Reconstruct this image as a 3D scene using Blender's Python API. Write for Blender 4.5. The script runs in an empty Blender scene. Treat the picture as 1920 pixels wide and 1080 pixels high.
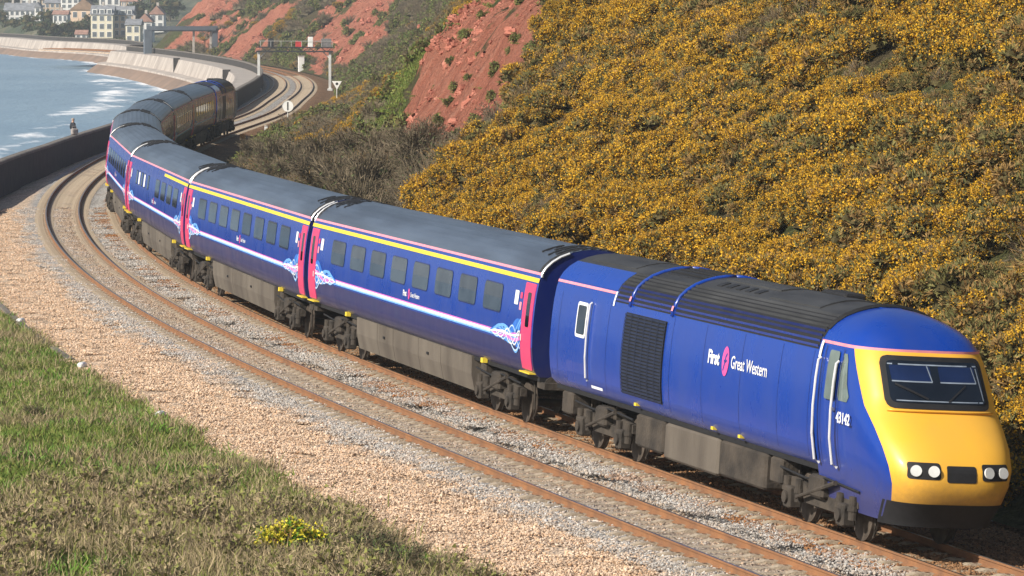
import bpy, math, random
import numpy as np
from mathutils import Matrix, Vector

SC = bpy.context.scene
COL = SC.collection
R = math.radians

# ---------------------------------------------------------------- camera
CAM_H = 9.516
cam_d = bpy.data.cameras.new('camera')
cam_d.sensor_width = 36.0
cam_d.lens = 133.92
cam_d.clip_start = 1.0
cam_d.clip_end = 8000.0
cam = bpy.data.objects.new('camera', cam_d)
COL.objects.link(cam)
cam.matrix_world = Matrix.Translation((0, 0, CAM_H)) @ Matrix.Rotation(math.pi / 2 - 0.07355, 4, 'X') @ Matrix.Rotation(0.00428, 4, 'Z')
SC.camera = cam

# ---------------------------------------------------------------- sky and sun
SUN_EL = R(34.0)
SUN_AZ = math.atan2(-0.80, -0.60)          # towards the sun: out over the sea, a little behind the camera
world = bpy.data.worlds.new('World')
SC.world = world
world.use_nodes = True
wn = world.node_tree
sky_n = wn.nodes.new('ShaderNodeTexSky')
sky_n.sky_type = 'NISHITA'
sky_n.sun_disc = False
sky_n.sun_elevation = SUN_EL
sky_n.sun_rotation = SUN_AZ
sky_n.air_density = 1.0
sky_n.dust_density = 1.5
bg = wn.nodes['Background']
wn.links.new(sky_n.outputs['Color'], bg.inputs['Color'])
bg.inputs['Strength'].default_value = 0.075
sun_d = bpy.data.lights.new('sun', 'SUN')
sun_d.energy = 5.0
sun_d.angle = R(0.53)
sun_d.color = (1.0, 0.93, 0.82)
sun_o = bpy.data.objects.new('sun', sun_d)
COL.objects.link(sun_o)
to_sun = Vector((math.sin(SUN_AZ) * math.cos(SUN_EL), math.cos(SUN_AZ) * math.cos(SUN_EL), math.sin(SUN_EL)))
sun_o.rotation_euler = to_sun.to_track_quat('Z', 'Y').to_euler()
sun_o.location = (-60, -40, 60)

SC.view_settings.view_transform = 'Standard'
SC.view_settings.look = 'None'
SC.view_settings.exposure = 0.28
SC.view_settings.gamma = 1.0
SC.render.engine = 'CYCLES'
SC.cycles.use_denoising = True
SC.cycles.max_bounces = 6
SC.cycles.diffuse_bounces = 3
SC.cycles.glossy_bounces = 3
SC.cycles.volume_bounces = 0
SC.cycles.transparent_max_bounces = 8

rng = np.random.default_rng(7)
random.seed(7)

# ---------------------------------------------------------------- the line of the railway
KN = np.concatenate([np.arange(-40, 421, 30.0), np.arange(450, 801, 70.0)])
KV = np.array([0.6335, -0.5168, -0.9690, -2.2806, -1.9012, -1.8948, -1.5319, -0.8655, -0.9727, -0.6335, 0.9485, 1.1806, -0.3918, 0.4534, 0.5979, 0.5028, 0.8565, 0.6293, 0.2251, 0.5769, 1.7669, 3.2237])
TS = np.arange(-40, 801, 1.0)
_k = np.interp(TS, KN, KV) * 1e-3
TTH = 1.8793 + np.concatenate([[0], np.cumsum((_k[1:] + _k[:-1]) / 2)])
_m = (TTH[1:] + TTH[:-1]) / 2
TX = np.concatenate([[0], np.cumsum(np.cos(_m))])
TY = np.concatenate([[0], np.cumsum(np.sin(_m))])
TX = TX - TX[40] + 6.9604
TY = TY - TY[40] + 67.9035
# carried straight on behind the camera
_n = 60
TX = np.concatenate([TX[0] - np.cos(TTH[0]) * np.arange(_n, 0, -1), TX])
TY = np.concatenate([TY[0] - np.sin(TTH[0]) * np.arange(_n, 0, -1), TY])
TTH = np.concatenate([np.full(_n, TTH[0]), TTH])
TS = np.arange(-100, 801, 1.0)
SEP = 3.29            # distance between the two track centres
GA = 0.7525           # half the distance between rail heads


def C(s, o=0.0):
    """plan position: s metres back from the train's front, o metres to the sea side"""
    x = np.interp(s, TS, TX); y = np.interp(s, TS, TY); t = np.interp(s, TS, TTH)
    return x - np.sin(t) * o, y + np.cos(t) * o


def TH(s):
    return np.interp(s, TS, TTH)


def cant(s):
    return np.interp(s, [-40, 170, 260, 330, 420], [0.06, 0.06, 0.0, -0.03, -0.03])


def vnoise(x, y, seed=0):
    """smooth value noise in -1..1"""
    x = np.asarray(x, float); y = np.asarray(y, float)
    xi = np.floor(x).astype(np.int64); yi = np.floor(y).astype(np.int64)
    fx = x - xi; fy = y - yi
    fx = fx * fx * (3 - 2 * fx); fy = fy * fy * (3 - 2 * fy)

    def h(a, b):
        n = (a * 374761393 + b * 668265263 + seed * 1274126177) & 0xffffffff
        n = ((n ^ (n >> 13)) * 1274126177) & 0xffffffff
        n = n ^ (n >> 16)
        return (n & 0xffff) / 32767.5 - 1.0
    a = h(xi, yi); b = h(xi + 1, yi); c = h(xi, yi + 1); d = h(xi + 1, yi + 1)
    return (a * (1 - fx) + b * fx) * (1 - fy) + (c * (1 - fx) + d * fx) * fy


def fbm(x, y, seed=0, octv=4):
    v = 0; a = 1.0; t = 0
    for i in range(octv):
        v = v + a * vnoise(np.asarray(x) * 2 ** i, np.asarray(y) * 2 ** i, seed + i * 17)
        t += a; a *= 0.5
    return v / t


# ---------------------------------------------------------------- materials
MATS = {}


def srgb(r, g, b):
    f = lambda c: c / 12.92 if c <= 0.04045 else ((c + 0.055) / 1.055) ** 2.4
    return (f(r / 255), f(g / 255), f(b / 255))


def mat(name, col, rough=0.6, metal=0.0, var=0.0, vscale=3.0, bump=0.0, bscale=20.0, coat=0.0, spec=0.5, col2=None, detail=4.0, coord='Object', stretch=None):
    """procedural surface: base colour broken up by noise towards col2 (or darker), with optional fine relief"""
    if name in MATS:
        return MATS[name]
    m = bpy.data.materials.new(name)
    m.use_nodes = True
    nt = m.node_tree
    b = nt.nodes['Principled BSDF']
    b.inputs['Roughness'].default_value = rough
    b.inputs['Metallic'].default_value = metal
    b.inputs['Specular IOR Level'].default_value = spec
    b.inputs['Coat Weight'].default_value = coat
    b.inputs['Coat Roughness'].default_value = 0.08
    tc = nt.nodes.new('ShaderNodeTexCoord')
    src = tc.outputs[coord]
    if stretch:
        mp = nt.nodes.new('ShaderNodeMapping')
        mp.inputs['Scale'].default_value = stretch
        nt.links.new(src, mp.inputs['Vector'])
        src = mp.outputs['Vector']
    if var > 0 or col2 is not None:
        nz = nt.nodes.new('ShaderNodeTexNoise')
        nz.inputs['Scale'].default_value = vscale
        nz.inputs['Detail'].default_value = detail
        nt.links.new(src, nz.inputs['Vector'])
        rp = nt.nodes.new('ShaderNodeValToRGB')
        c2 = col2 if col2 is not None else tuple(c * (1 - var) for c in col)
        c1 = col if col2 is not None else tuple(min(1, c * (1 + var * 0.6)) for c in col)
        rp.color_ramp.elements[0].position = 0.32
        rp.color_ramp.elements[1].position = 0.68
        rp.color_ramp.elements[0].color = (*c2, 1)
        rp.color_ramp.elements[1].color = (*c1, 1)
        nt.links.new(nz.outputs['Fac'], rp.inputs['Fac'])
        nt.links.new(rp.outputs['Color'], b.inputs['Base Color'])
    else:
        b.inputs['Base Color'].default_value = (*col, 1)
    if bump > 0:
        n2 = nt.nodes.new('ShaderNodeTexNoise')
        n2.inputs['Scale'].default_value = bscale
        n2.inputs['Detail'].default_value = 5.0
        nt.links.new(src, n2.inputs['Vector'])
        bp = nt.nodes.new('ShaderNodeBump')
        bp.inputs['Strength'].default_value = bump
        bp.inputs['Distance'].default_value = 0.05
        nt.links.new(n2.outputs['Fac'], bp.inputs['Height'])
        nt.links.new(bp.outputs['Normal'], b.inputs['Normal'])
    MATS[name] = m
    return m


class NT:
    """short hand for building node materials"""
    def __init__(self, name):
        self.m = bpy.data.materials.new(name); self.m.use_nodes = True
        self.t = self.m.node_tree
        self.b = self.t.nodes['Principled BSDF']
        MATS[name] = self.m

    def n(self, typ, **kw):
        x = self.t.nodes.new(typ)
        for k, v in kw.items():
            if k.startswith('i_'):
                x.inputs[k[2:].replace('_', ' ')].default_value = v
            else:
                setattr(x, k, v)
        return x

    def l(self, a, b):
        self.t.links.new(a, b)

    def ramp(self, fac, stops, interp='LINEAR'):
        r = self.t.nodes.new('ShaderNodeValToRGB')
        r.color_ramp.interpolation = interp
        e = r.color_ramp.elements
        while len(e) < len(stops):
            e.new(0.5)
        for el, (p, c) in zip(e, stops):
            el.position = p
            el.color = (*c, 1) if len(c) == 3 else c
        self.l(fac, r.inputs['Fac'])
        return r.outputs['Color']

    def noise(self, vec, scale, detail=4, rough=0.5):
        x = self.t.nodes.new('ShaderNodeTexNoise')
        x.inputs['Scale'].default_value = scale
        x.inputs['Detail'].default_value = detail
        x.inputs['Roughness'].default_value = rough
        if vec is not None:
            self.l(vec, x.inputs['Vector'])
        return x.outputs['Fac']

    def math(self, op, a, b=0.0, clamp=False):
        x = self.t.nodes.new('ShaderNodeMath'); x.operation = op; x.use_clamp = clamp
        for i, v in enumerate((a, b)):
            if isinstance(v, (int, float)):
                x.inputs[i].default_value = v
            else:
                self.l(v, x.inputs[i])
        return x.outputs[0]

    def mix(self, f, a, b, blend='MIX'):
        x = self.t.nodes.new('ShaderNodeMix'); x.data_type = 'RGBA'; x.blend_type = blend
        for i, v in ((0, f), (6, a), (7, b)):
            if isinstance(v, (int, float)):
                x.inputs[i].default_value = v
            elif isinstance(v, tuple):
                x.inputs[i].default_value = (*v, 1)
            else:
                self.l(v, x.inputs[i])
        return x.outputs[2]

    def attr(self, name, typ='GEOMETRY'):
        x = self.t.nodes.new('ShaderNodeAttribute'); x.attribute_name = name; x.attribute_type = typ
        return x

    def bump(self, h, strength, dist):
        x = self.t.nodes.new('ShaderNodeBump')
        x.inputs['Strength'].default_value = strength
        x.inputs['Distance'].default_value = dist
        self.l(h, x.inputs['Height'])
        self.l(x.outputs['Normal'], self.b.inputs['Normal'])


# ---------------------------------------------------------------- mesh helpers
class MB:
    """collects shapes; build() links them as ONE mesh object"""
    def __init__(self):
        self.v = []; self.f = []; self.mi = []

    def add(self, vs, fs, mi=0):
        o = len(self.v)
        self.v += [tuple(map(float, p)) for p in vs]
        self.f += [tuple(i + o for i in f) for f in fs]
        self.mi += [mi] * len(fs)
        return self

    def box(self, x0, x1, y0, y1, z0, z1, mi=0):
        return self.add([(x0, y0, z0), (x1, y0, z0), (x1, y1, z0), (x0, y1, z0), (x0, y0, z1), (x1, y0, z1), (x1, y1, z1), (x0, y1, z1)],
                        [(0, 3, 2, 1), (4, 5, 6, 7), (0, 1, 5, 4), (1, 2, 6, 5), (2, 3, 7, 6), (3, 0, 4, 7)], mi)

    def bbox(self, x0, x1, y0, y1, z0, z1, b=0.02, mi=0):
        """box with chamfered upright and top edges"""
        def ring(z, i):
            a0, a1, c0, c1 = x0 + i, x1 - i, y0 + i, y1 - i
            k = b
            return [(a0 + k, c0, z), (a1 - k, c0, z), (a1, c0 + k, z), (a1, c1 - k, z), (a1 - k, c1, z), (a0 + k, c1, z), (a0, c1 - k, z), (a0, c0 + k, z)]
        rows = [ring(z0, b), ring(z0 + b, 0), ring(z1 - b, 0), ring(z1, b)]
        vs = [p for r in rows for p in r]
        fs = []
        for j in range(3):
            for i in range(8):
                n = (i + 1) % 8
                fs.append((j * 8 + i, j * 8 + n, j * 8 + 8 + n, j * 8 + 8 + i))
        fs.append(tuple(range(7, -1, -1))); fs.append(tuple(range(24, 32)))
        return self.add(vs, fs, mi)

    def tube(self, pts, r, n=8, mi=0, caps=True):
        pts = [Vector(p) for p in pts]
        rs = r if isinstance(r, (list, tuple)) else [r] * len(pts)
        vs = []; fs = []
        for i, p in enumerate(pts):
            d = (pts[min(i + 1, len(pts) - 1)] - pts[max(i - 1, 0)]).normalized()
            a = d.orthogonal().normalized() if abs(d.z) > 0.9 else d.cross(Vector((0, 0, 1))).normalized()
            b = d.cross(a).normalized()
            for k in range(n):
                t = 2 * math.pi * k / n
                vs.append(p + (a * math.cos(t) + b * math.sin(t)) * rs[i])
        for i in range(len(pts) - 1):
            for k in range(n):
                m2 = (k + 1) % n
                fs.append((i * n + k, i * n + m2, (i + 1) * n + m2, (i + 1) * n + k))
        if caps:
            fs.append(tuple(range(n - 1, -1, -1))); fs.append(tuple(range((len(pts) - 1) * n, len(pts) * n)))
        return self.add(vs, fs, mi)

    def disc(self, c, axis, r, depth, n=20, mi=0):
        c = Vector(c); a = Vector(axis).normalized()
        return self.tube([c - a * depth / 2, c + a * depth / 2], r, n, mi)

    def grid(self, P, mi=0, closed=False):
        """P[i][j] -> points"""
        ni = len(P); nj = len(P[0])
        vs = [p for row in P for p in row]
        fs = []
        for i in range(ni - 1):
            for j in range(nj - 1 + (1 if closed else 0)):
                j2 = (j + 1) % nj
                fs.append((i * nj + j, (i + 1) * nj + j, (i + 1) * nj + j2, i * nj + j2))
        return self.add(vs, fs, mi)

    def mesh(self, name, mats, smooth=False):
        me = bpy.data.meshes.new(name)
        me.from_pydata(self.v, [], self.f)
        for m in (mats if isinstance(mats, (list, tuple)) else [mats]):
            me.materials.append(m)
        if any(self.mi):
            me.polygons.foreach_set('material_index', self.mi)
        if smooth:
            me.polygons.foreach_set('use_smooth', [True] * len(me.polygons))
            if smooth is not True:
                me.set_sharp_from_angle(angle=R(smooth))
        me.update()
        return me

    def build(self, name, mats, parent=None, smooth=False):
        return link(name, self.mesh(name, mats, smooth), parent)


def link(name, data, parent=None):
    o = bpy.data.objects.new(name, data)
    COL.objects.link(o)
    if parent is not None:
        o.parent = parent
    return o


def empty(name, loc=(0, 0, 0), rz=0.0):
    o = bpy.data.objects.new(name, None)
    COL.objects.link(o)
    o.empty_display_size = 0.2
    o.location = loc
    o.rotation_euler = (0, 0, rz)
    return o


def tag(o, label=None, cat=None, group=None, kind=None):
    if label: o['label'] = label
    if cat: o['category'] = cat
    if group: o['group'] = group
    if kind: o['kind'] = kind
    return o


def copy_tree(o, parent=None):
    c = o.copy()
    COL.objects.link(c)
    c.parent = parent
    for ch in list(o.children):
        copy_tree(ch, c)
    return c


def np_mesh(name, V, F, mats, MI=None, smooth=False):
    """fast mesh from numpy arrays: V (n,3), F (m,k)"""
    V = np.asarray(V, np.float32); F = np.asarray(F, np.int32)
    me = bpy.data.meshes.new(name)
    k = F.shape[1]
    me.vertices.add(len(V)); me.vertices.foreach_set('co', V.ravel())
    me.loops.add(F.size); me.loops.foreach_set('vertex_index', F.ravel())
    me.polygons.add(len(F))
    me.polygons.foreach_set('loop_start', np.arange(0, F.size, k, dtype=np.int32))
    me.polygons.foreach_set('loop_total', np.full(len(F), k, np.int32))
    for m in mats:
        me.materials.append(m)
    if MI is not None:
        me.polygons.foreach_set('material_index', np.asarray(MI, np.int32))
    me.polygons.foreach_set('use_smooth', np.full(len(F), bool(smooth)))
    me.update(calc_edges=True)
    return me


def vattr(me, name, vals, domain='POINT', typ='FLOAT'):
    a = me.attributes.new(name, typ, domain)
    a.data.foreach_set('vector' if typ == 'FLOAT_VECTOR' else 'value', np.asarray(vals, np.float32 if typ != 'INT' else np.int32).ravel())


def grid_faces(ni, nj):
    i, j = np.meshgrid(np.arange(ni - 1), np.arange(nj - 1), indexing='ij')
    a = (i * nj + j).ravel()
    return np.stack([a, a + nj, a + nj + 1, a + 1], 1)


def scatter(name, pts, rot, scl, idx, variants, tint=None, parent=None):
    """one object whose geometry nodes place the variants (objects kept out of the scene) on its points"""
    me = bpy.data.meshes.new(name)
    me.vertices.add(len(pts)); me.vertices.foreach_set('co', np.asarray(pts, np.float32).ravel())
    vattr(me, 'rot', rot, typ='FLOAT_VECTOR')
    vattr(me, 'scl', scl)
    vattr(me, 'idx', idx, typ='INT')
    vattr(me, 'tint', np.zeros(len(pts)) if tint is None else tint)
    me.update()
    o = link(name, me, parent)
    ng = bpy.data.node_groups.new(name + '_nodes', 'GeometryNodeTree')
    ng.interface.new_socket('Geometry', in_out='INPUT', socket_type='NodeSocketGeometry')
    ng.interface.new_socket('Geometry', in_out='OUTPUT', socket_type='NodeSocketGeometry')
    gi = ng.nodes.new('NodeGroupInput'); go = ng.nodes.new('NodeGroupOutput')
    jn = ng.nodes.new('GeometryNodeJoinGeometry')

    def named(nm, typ):
        a = ng.nodes.new('GeometryNodeInputNamedAttribute'); a.data_type = typ
        a.inputs['Name'].default_value = nm
        return a.outputs['Attribute']
    r_, s_, i_ = named('rot', 'FLOAT_VECTOR'), named('scl', 'FLOAT'), named('idx', 'INT')
    for k, vo in enumerate(variants):
        oi = ng.nodes.new('GeometryNodeObjectInfo'); oi.inputs['Object'].default_value = vo
        cm = ng.nodes.new('FunctionNodeCompare'); cm.data_type = 'INT'; cm.operation = 'EQUAL'
        ng.links.new(i_, cm.inputs[2]); cm.inputs[3].default_value = k
        ip = ng.nodes.new('GeometryNodeInstanceOnPoints')
        ng.links.new(gi.outputs[0], ip.inputs['Points'])
        ng.links.new(cm.outputs[0], ip.inputs['Selection'])
        ng.links.new(oi.outputs['Geometry'], ip.inputs['Instance'])
        ng.links.new(r_, ip.inputs['Rotation'])
        ng.links.new(s_, ip.inputs['Scale'])
        ng.links.new(ip.outputs['Instances'], jn.inputs[0])
    ng.links.new(jn.outputs[0], go.inputs[0])
    md = o.modifiers.new('scatter', 'NODES'); md.node_group = ng
    return o


def source(name, me):
    return bpy.data.objects.new(name, me)      # never linked into the scene

# ================================================================ the setting
def wall_off(s):
    return np.interp(s, [-100, 40, 60, 80, 100, 115, 133, 158, 190, 280, 366, 430, 800],
                     [26, 24, 18, 12.5, 9.3, 8.1, 7.0, 5.9, 5.3, 5.0, 5.4, 5.4, 5.4])


GS = np.array([-100, 60, 65.8, 67.1, 69, 74.3, 84.5, 96, 110])      # far edge of the flowering gorse, by distance up the slope
GO = np.array([0, 0, 7.1, 8.8, 10.5, 13.1, 16.0, 20, 26])


def gorse_edge(o):
    return np.interp(-np.asarray(o), [0, 5, 7.1, 8.8, 10.5, 13.1, 16.0, 20, 30], [64, 64.5, 65.6, 66.8, 68.8, 73.6, 83.5, 94, 111])


def inpoly(x, y, poly):
    x = np.asarray(x); y = np.asarray(y); r = np.zeros(x.shape, bool)
    n = len(poly)
    for i in range(n):
        (x1, y1), (x2, y2) = poly[i], poly[(i + 1) % n]
        if y1 == y2:
            continue
        c = ((y1 > y) != (y2 > y)) & (x < (x2 - x1) * (y - y1) / (y2 - y1) + x1)
        r ^= c
    return r


RED_POLY = [(70.5, -10.6), (76, -9.0), (86, -8.8), (93, -10.2), (98, -11.4), (104, -12.4), (113, -14.0), (118, -17), (116, -26), (99, -26), (90, -18), (84.5, -16.0), (77, -14.2), (73.5, -12.6)]
GREEN_POLYS = [[(90, -10.2), (97, -10.6), (99, -12.3), (92, -12.2)], [(128, -11.2), (141, -12.0), (155, -15.5), (150, -17), (136, -14.6), (127, -12.6)],
               [(68, -10.6), (71, -10.6), (78, -13.6), (75, -13.6)], [(66.5, -5.5), (69, -5.5), (70.5, -8.5), (67.5, -8.5)], [(150, -6), (190, -4.6), (195, -6.5), (155, -8.5)]]


def masks(s, o):
    w = fbm(s * 0.35, o * 0.35, 3) * 1.6
    w2 = fbm(s * 0.35 + 40, o * 0.35, 5) * 1.2
    red = inpoly(s + w, o + w2, RED_POLY).astype(float)
    gn = fbm(s * 0.5, o * 0.5, 11)
    red = np.where((red > 0) & (gn > 0.40), 0.30, red)
    # far cliffs: bare red faces split by green gullies running down them
    strip = vnoise(s * 0.05 + o * 0.05, o * 0.05, 21) + 0.7 * vnoise(s * 0.17 - o * 0.04, o * 0.10, 22) + 0.5 * vnoise(s * 0.5, o * 0.4, 23)
    far = (s > 395) & (-o > 5.2 + 1.8 * vnoise(s * 0.05, o * 0, 25))
    red = np.where(far, np.clip((strip + 0.30) * 2.2, 0, 1), red)
    far2 = (s > 250) & (s <= 395) & (-o > 9)
    red = np.where(far2, np.clip((strip - 0.15) * 4, 0, 1), red)
    green = np.zeros_like(red)
    for pl in GREEN_POLYS:
        green = np.maximum(green, inpoly(s + w, o + w2 * 0.5, pl).astype(float))
    green = np.where((s > 110) & (s < 330) & (vnoise(s * 0.12, o * 0.25, 31) > 0.45), np.maximum(green, 0.8), green)
    return red, np.clip(green, 0, 1)


def hill_z(s, o):
    s = np.asarray(s, float); o = np.asarray(o, float)
    u = -o - 4.0
    g = np.interp(s, [98, 132, 330, 380], [0, 1, 1, 0])           # the bank opens out inside the curve
    z = np.where(u > 0, u * 0.80 * (1 - g) + g * (np.clip(u - 1.2, 0, 6) * 0.36 + np.clip(u - 7.2, 0, None) * 0.95), u * 0.0)
    z = np.where(u > 34, 34 * 0.8 + (u - 34) * 0.25, z)
    z = np.where(u <= 0, -0.28 - 0.10 * np.clip(u + 0.4, -1, 0), z - 0.28 * np.exp(-np.clip(u, 0, 9) * 2))
    a = np.clip(u / 3, 0, 1)
    z = z + a * (0.40 * fbm(s * 0.45, o * 0.45, 41) + 0.75 * fbm(s * 0.07, o * 0.07, 43) * np.clip(s / 60, 0.2, 2.2))
    wc = np.interp(s, [70, 79, 108, 122], [0, 1, 1, 0])             # the landslip scar is steeper than the slope round it
    z = z + wc * 1.3 * (np.tanh((-o - 12.4) / 1.5) - np.tanh((-o - 22) / 6) * 0.5 - 0.5) * (u > 0)
    red, _ = masks(s, o)
    z = z + a * np.where(s > 380, 1.6 * fbm(s * 0.09, o * 0.16, 49, 4), 0) + a * red * np.where(s < 200, 1.0, 2.2) * (0.75 * vnoise(s * np.where(s < 200, 0.42, 0.25), o * 0.16, 47) + 0.6 * fbm(s * np.where(s < 200, 1.1, 0.5), o * 0.7, 48, 3) - 0.25)
    return z


# ---- hillside
def ground_mat():
    k = NT('hillside_earth')
    tc = k.n('ShaderNodeTexCoord').outputs['Object']
    n1 = k.noise(tc, 0.9, 6, 0.6); n2 = k.noise(tc, 6.0, 5, 0.65); n3 = k.noise(tc, 0.25, 3)
    soil = k.ramp(n2, [(0.3, (0.075, 0.06, 0.03)), (0.5, (0.15, 0.12, 0.06)), (0.7, (0.22, 0.17, 0.10))])
    vs_ = k.attr('so').outputs['Vector']
    st = k.noise(vs_, 1.0, 6, 0.7)
    redc = k.ramp(k.math('ADD', k.math('MULTIPLY', n2, 0.45), k.math('MULTIPLY', st, 0.55)), [(0.33, (0.36, 0.118, 0.074)), (0.43, (0.58, 0.205, 0.130)), (0.56, (0.69, 0.28, 0.185)), (0.70, (0.75, 0.39, 0.28))])
    grn = k.ramp(n2, [(0.3, (0.06, 0.10, 0.02)), (0.7, (0.15, 0.22, 0.05))])
    rm = k.math('ADD', k.attr('red').outputs['Fac'], k.math('MULTIPLY', k.math('SUBTRACT', n1, 0.5), 0.9))
    rm = k.ramp(rm, [(0.35, (0, 0, 0)), (0.6, (1, 1, 1))])
    gm = k.ramp(k.math('ADD', k.attr('green').outputs['Fac'], k.math('MULTIPLY', k.math('SUBTRACT', n1, 0.5), 0.8)), [(0.3, (0, 0, 0)), (0.55, (1, 1, 1))])
    veg = k.mix(k.ramp(n3, [(0.4, (0, 0, 0)), (0.6, (1, 1, 1))]), soil, k.mix(0.5, soil, grn))
    c = k.mix(gm, veg, grn)
    c = k.mix(rm, c, redc)
    k.l(c, k.b.inputs['Base Color'])
    k.b.inputs['Roughness'].default_value = 0.95
    k.b.inputs['Specular IOR Level'].default_value = 0.15
    k.bump(k.math('ADD', k.math('ADD', n2, k.math('MULTIPLY', st, 2.0)), k.math('MULTIPLY', n1, 2.0)), 1.0, 0.8)
    return k.m


def hillside():
    sv = np.concatenate([np.arange(-95, 0, 3.0), np.arange(0, 130, 0.55), np.arange(130, 260, 1.2), np.arange(260, 743, 2.5)])
    ov = -np.concatenate([np.arange(3.6, 30, 0.55), np.arange(30, 90, 4.0)])
    S, O = np.meshgrid(sv, ov, indexing='ij')
    x, y = C(S, O)
    z = hill_z(S, O)
    me = np_mesh('hillside', np.stack([x, y, z], -1).reshape(-1, 3), grid_faces(len(sv), len(ov))[:, ::-1], [ground_mat()], smooth=True)
    red, grn = masks(S, O)
    vattr(me, 'so', np.stack([S, O * 0.3, np.zeros_like(S)], -1).reshape(-1, 3), typ='FLOAT_VECTOR'); vattr(me, 'red', red.ravel()); vattr(me, 'green', grn.ravel())
    return tag(link('hillside', me), kind='structure')


hillside()


def cliff_rocks():
    """angular blocks and ledges standing out of the bare red faces"""
    k = NT('red_sandstone')
    tc = k.n('ShaderNodeTexCoord').outputs['Object']
    n1 = k.noise(tc, 2.2, 5, 0.65)
    tn = k.attr('tint', 'INSTANCER').outputs['Fac']
    c = k.ramp(k.math('ADD', k.math('MULTIPLY', n1, 0.5), k.math('MULTIPLY', tn, 0.5)), [(0.2, (0.27, 0.095, 0.065)), (0.5, (0.44, 0.165, 0.115)), (0.8, (0.54, 0.235, 0.170))])
    k.l(c, k.b.inputs['Base Color']); k.b.inputs['Roughness'].default_value = 0.95; k.b.inputs['Specular IOR Level'].default_value = 0.15
    k.bump(n1, 0.7, 0.12)
    src = []
    for q in range(4):
        g = np.random.default_rng(400 + q)
        nu, nv = 9, 7
        V = []
        for j in range(nv):
            t = math.pi * (j + 0.5) / nv
            for i in range(nu):
                a = 2 * math.pi * i / nu
                p = np.array([math.sin(t) * math.cos(a), math.sin(t) * math.sin(a), math.cos(t)])
                p = np.sign(p) * np.abs(p) ** 0.6 * (1 + g.uniform(-0.35, 0.35)) * np.array([1.0, 0.7, 0.55])
                V.append(p)
        F = [(j * nu + i, (j + 1) * nu + i, (j + 1) * nu + (i + 1) % nu, j * nu + (i + 1) % nu) for j in range(nv - 1) for i in range(nu)]
        src.append(source('cliff_rock', np_mesh('cliff_rock', np.array(V), np.array(F), [k.m])))
    n = 26000
    s = np.concatenate([rng.uniform(68, 122, n // 2), rng.uniform(250, 735, n // 2)]); o = -rng.uniform(5, 27, n)
    red, _ = masks(s, o)
    cl = fbm(s * np.where(s < 200, 0.5, 0.15), o * 0.35, 411, 3)
    keep = (red > 0.55) & (s > gorse_edge(o) - 1) & (cl + rng.normal(0, 0.15, n) > 0.10)
    s, o = s[keep], o[keep]; n = len(s)
    x, y = C(s, o); z = hill_z(s, o) - 0.06
    big = np.where(s < 200, 1.0, 2.0)
    rot = np.stack([rng.normal(0, 0.3, n), rng.normal(0, 0.3, n), rng.uniform(0, 6.28, n)], 1)
    tag(scatter('cliff_rocks', np.stack([x, y, z], 1), rot, np.exp(rng.normal(-2.3, 0.5, n)).clip(0.05, 0.30) * big, rng.integers(0, 4, n), src, tint=rng.uniform(size=n)),
        'rough red sandstone blocks and ledges on the bare cliff faces', 'rock', kind='stuff')


cliff_rocks()


# ---- ballast
def ballast_stops(s=1.0):
    sand = (0.595 * s, 0.48 * s, 0.37 * s); grey = (0.43 * s, 0.43 * s, 0.42 * s); rust = (0.30 * s, 0.155 * s, 0.07 * s); beige = (0.38 * s, 0.315 * s, 0.25 * s)
    f = lambda o: (o + 5.0) / 15.0
    return [(f(-4.6), (0.20 * s, 0.14 * s, 0.08 * s)), (f(-1.9), (0.24 * s, 0.14 * s, 0.075 * s)), (f(0.0), (0.26 * s, 0.17 * s, 0.10 * s)), (f(1.15), rust), (f(1.42), grey), (f(2.05), grey), (f(2.42), beige), (f(3.3), beige), (f(4.15), grey), (f(4.75), grey), (f(5.15), sand), (f(7.2), sand), (f(7.9), (0.40 * s, 0.31 * s, 0.20 * s))]


def ballast_mat():
    k = NT('ballast_bed')
    tc = k.n('ShaderNodeTexCoord').outputs['Object']
    n1 = k.noise(tc, 0.35, 4, 0.6)
    vor = k.n('ShaderNodeTexVoronoi'); vor.inputs['Scale'].default_value = 14.0; k.l(tc, vor.inputs['Vector'])
    n2 = k.noise(tc, 11.0, 3, 0.7)
    off = k.math('ADD', k.attr('off').outputs['Fac'], k.math('MULTIPLY', k.math('SUBTRACT', n1, 0.5), 0.9))
    f = k.math('DIVIDE', k.math('ADD', off, 5.0), 15.0)
    c = k.ramp(f, ballast_stops())
    sp = k.ramp(vor.outputs['Color'], [(0.15, (0.45, 0.43, 0.42)), (0.55, (1, 1, 1)), (0.9, (1.35, 1.3, 1.25))])
    c = k.mix(1.0, c, sp, 'MULTIPLY')
    c = k.mix(1.0, c, k.ramp(n2, [(0.3, (0.6, 0.6, 0.6)), (0.6, (1.1, 1.1, 1.1))]), 'MULTIPLY')
    c = k.mix(1.0, c, k.ramp(n1, [(0.35, (0.86, 0.80, 0.74)), (0.65, (1.12, 1.1, 1.08))]), 'MULTIPLY')
    k.l(c, k.b.inputs['Base Color'])
    k.b.inputs['Roughness'].default_value = 0.92
    k.b.inputs['Specular IOR Level'].default_value = 0.2
    k.bump(vor.outputs['Distance'], 0.9, 0.06)
    return k.m


BAL_O = np.array([-4.05, -3.4, -2.6, -1.9, -1.3, -0.95, -0.55, 0, 0.55, 0.95, 1.3, 1.65, 2.0, 2.35, 2.74, 3.29, 3.84, 4.24, 4.6, 4.9, 5.3, 5.8, 6.4, 7.0, 7.7])
BAL_Z = np.array([-0.42, -0.42, -0.38, -0.22, -0.19, -0.19, -0.20, -0.205, -0.20, -0.19, -0.19, -0.21, -0.21, -0.19, -0.195, -0.20, -0.195, -0.19, -0.19, -0.22, -0.30, -0.36, -0.42, -0.48, -0.55])


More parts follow.
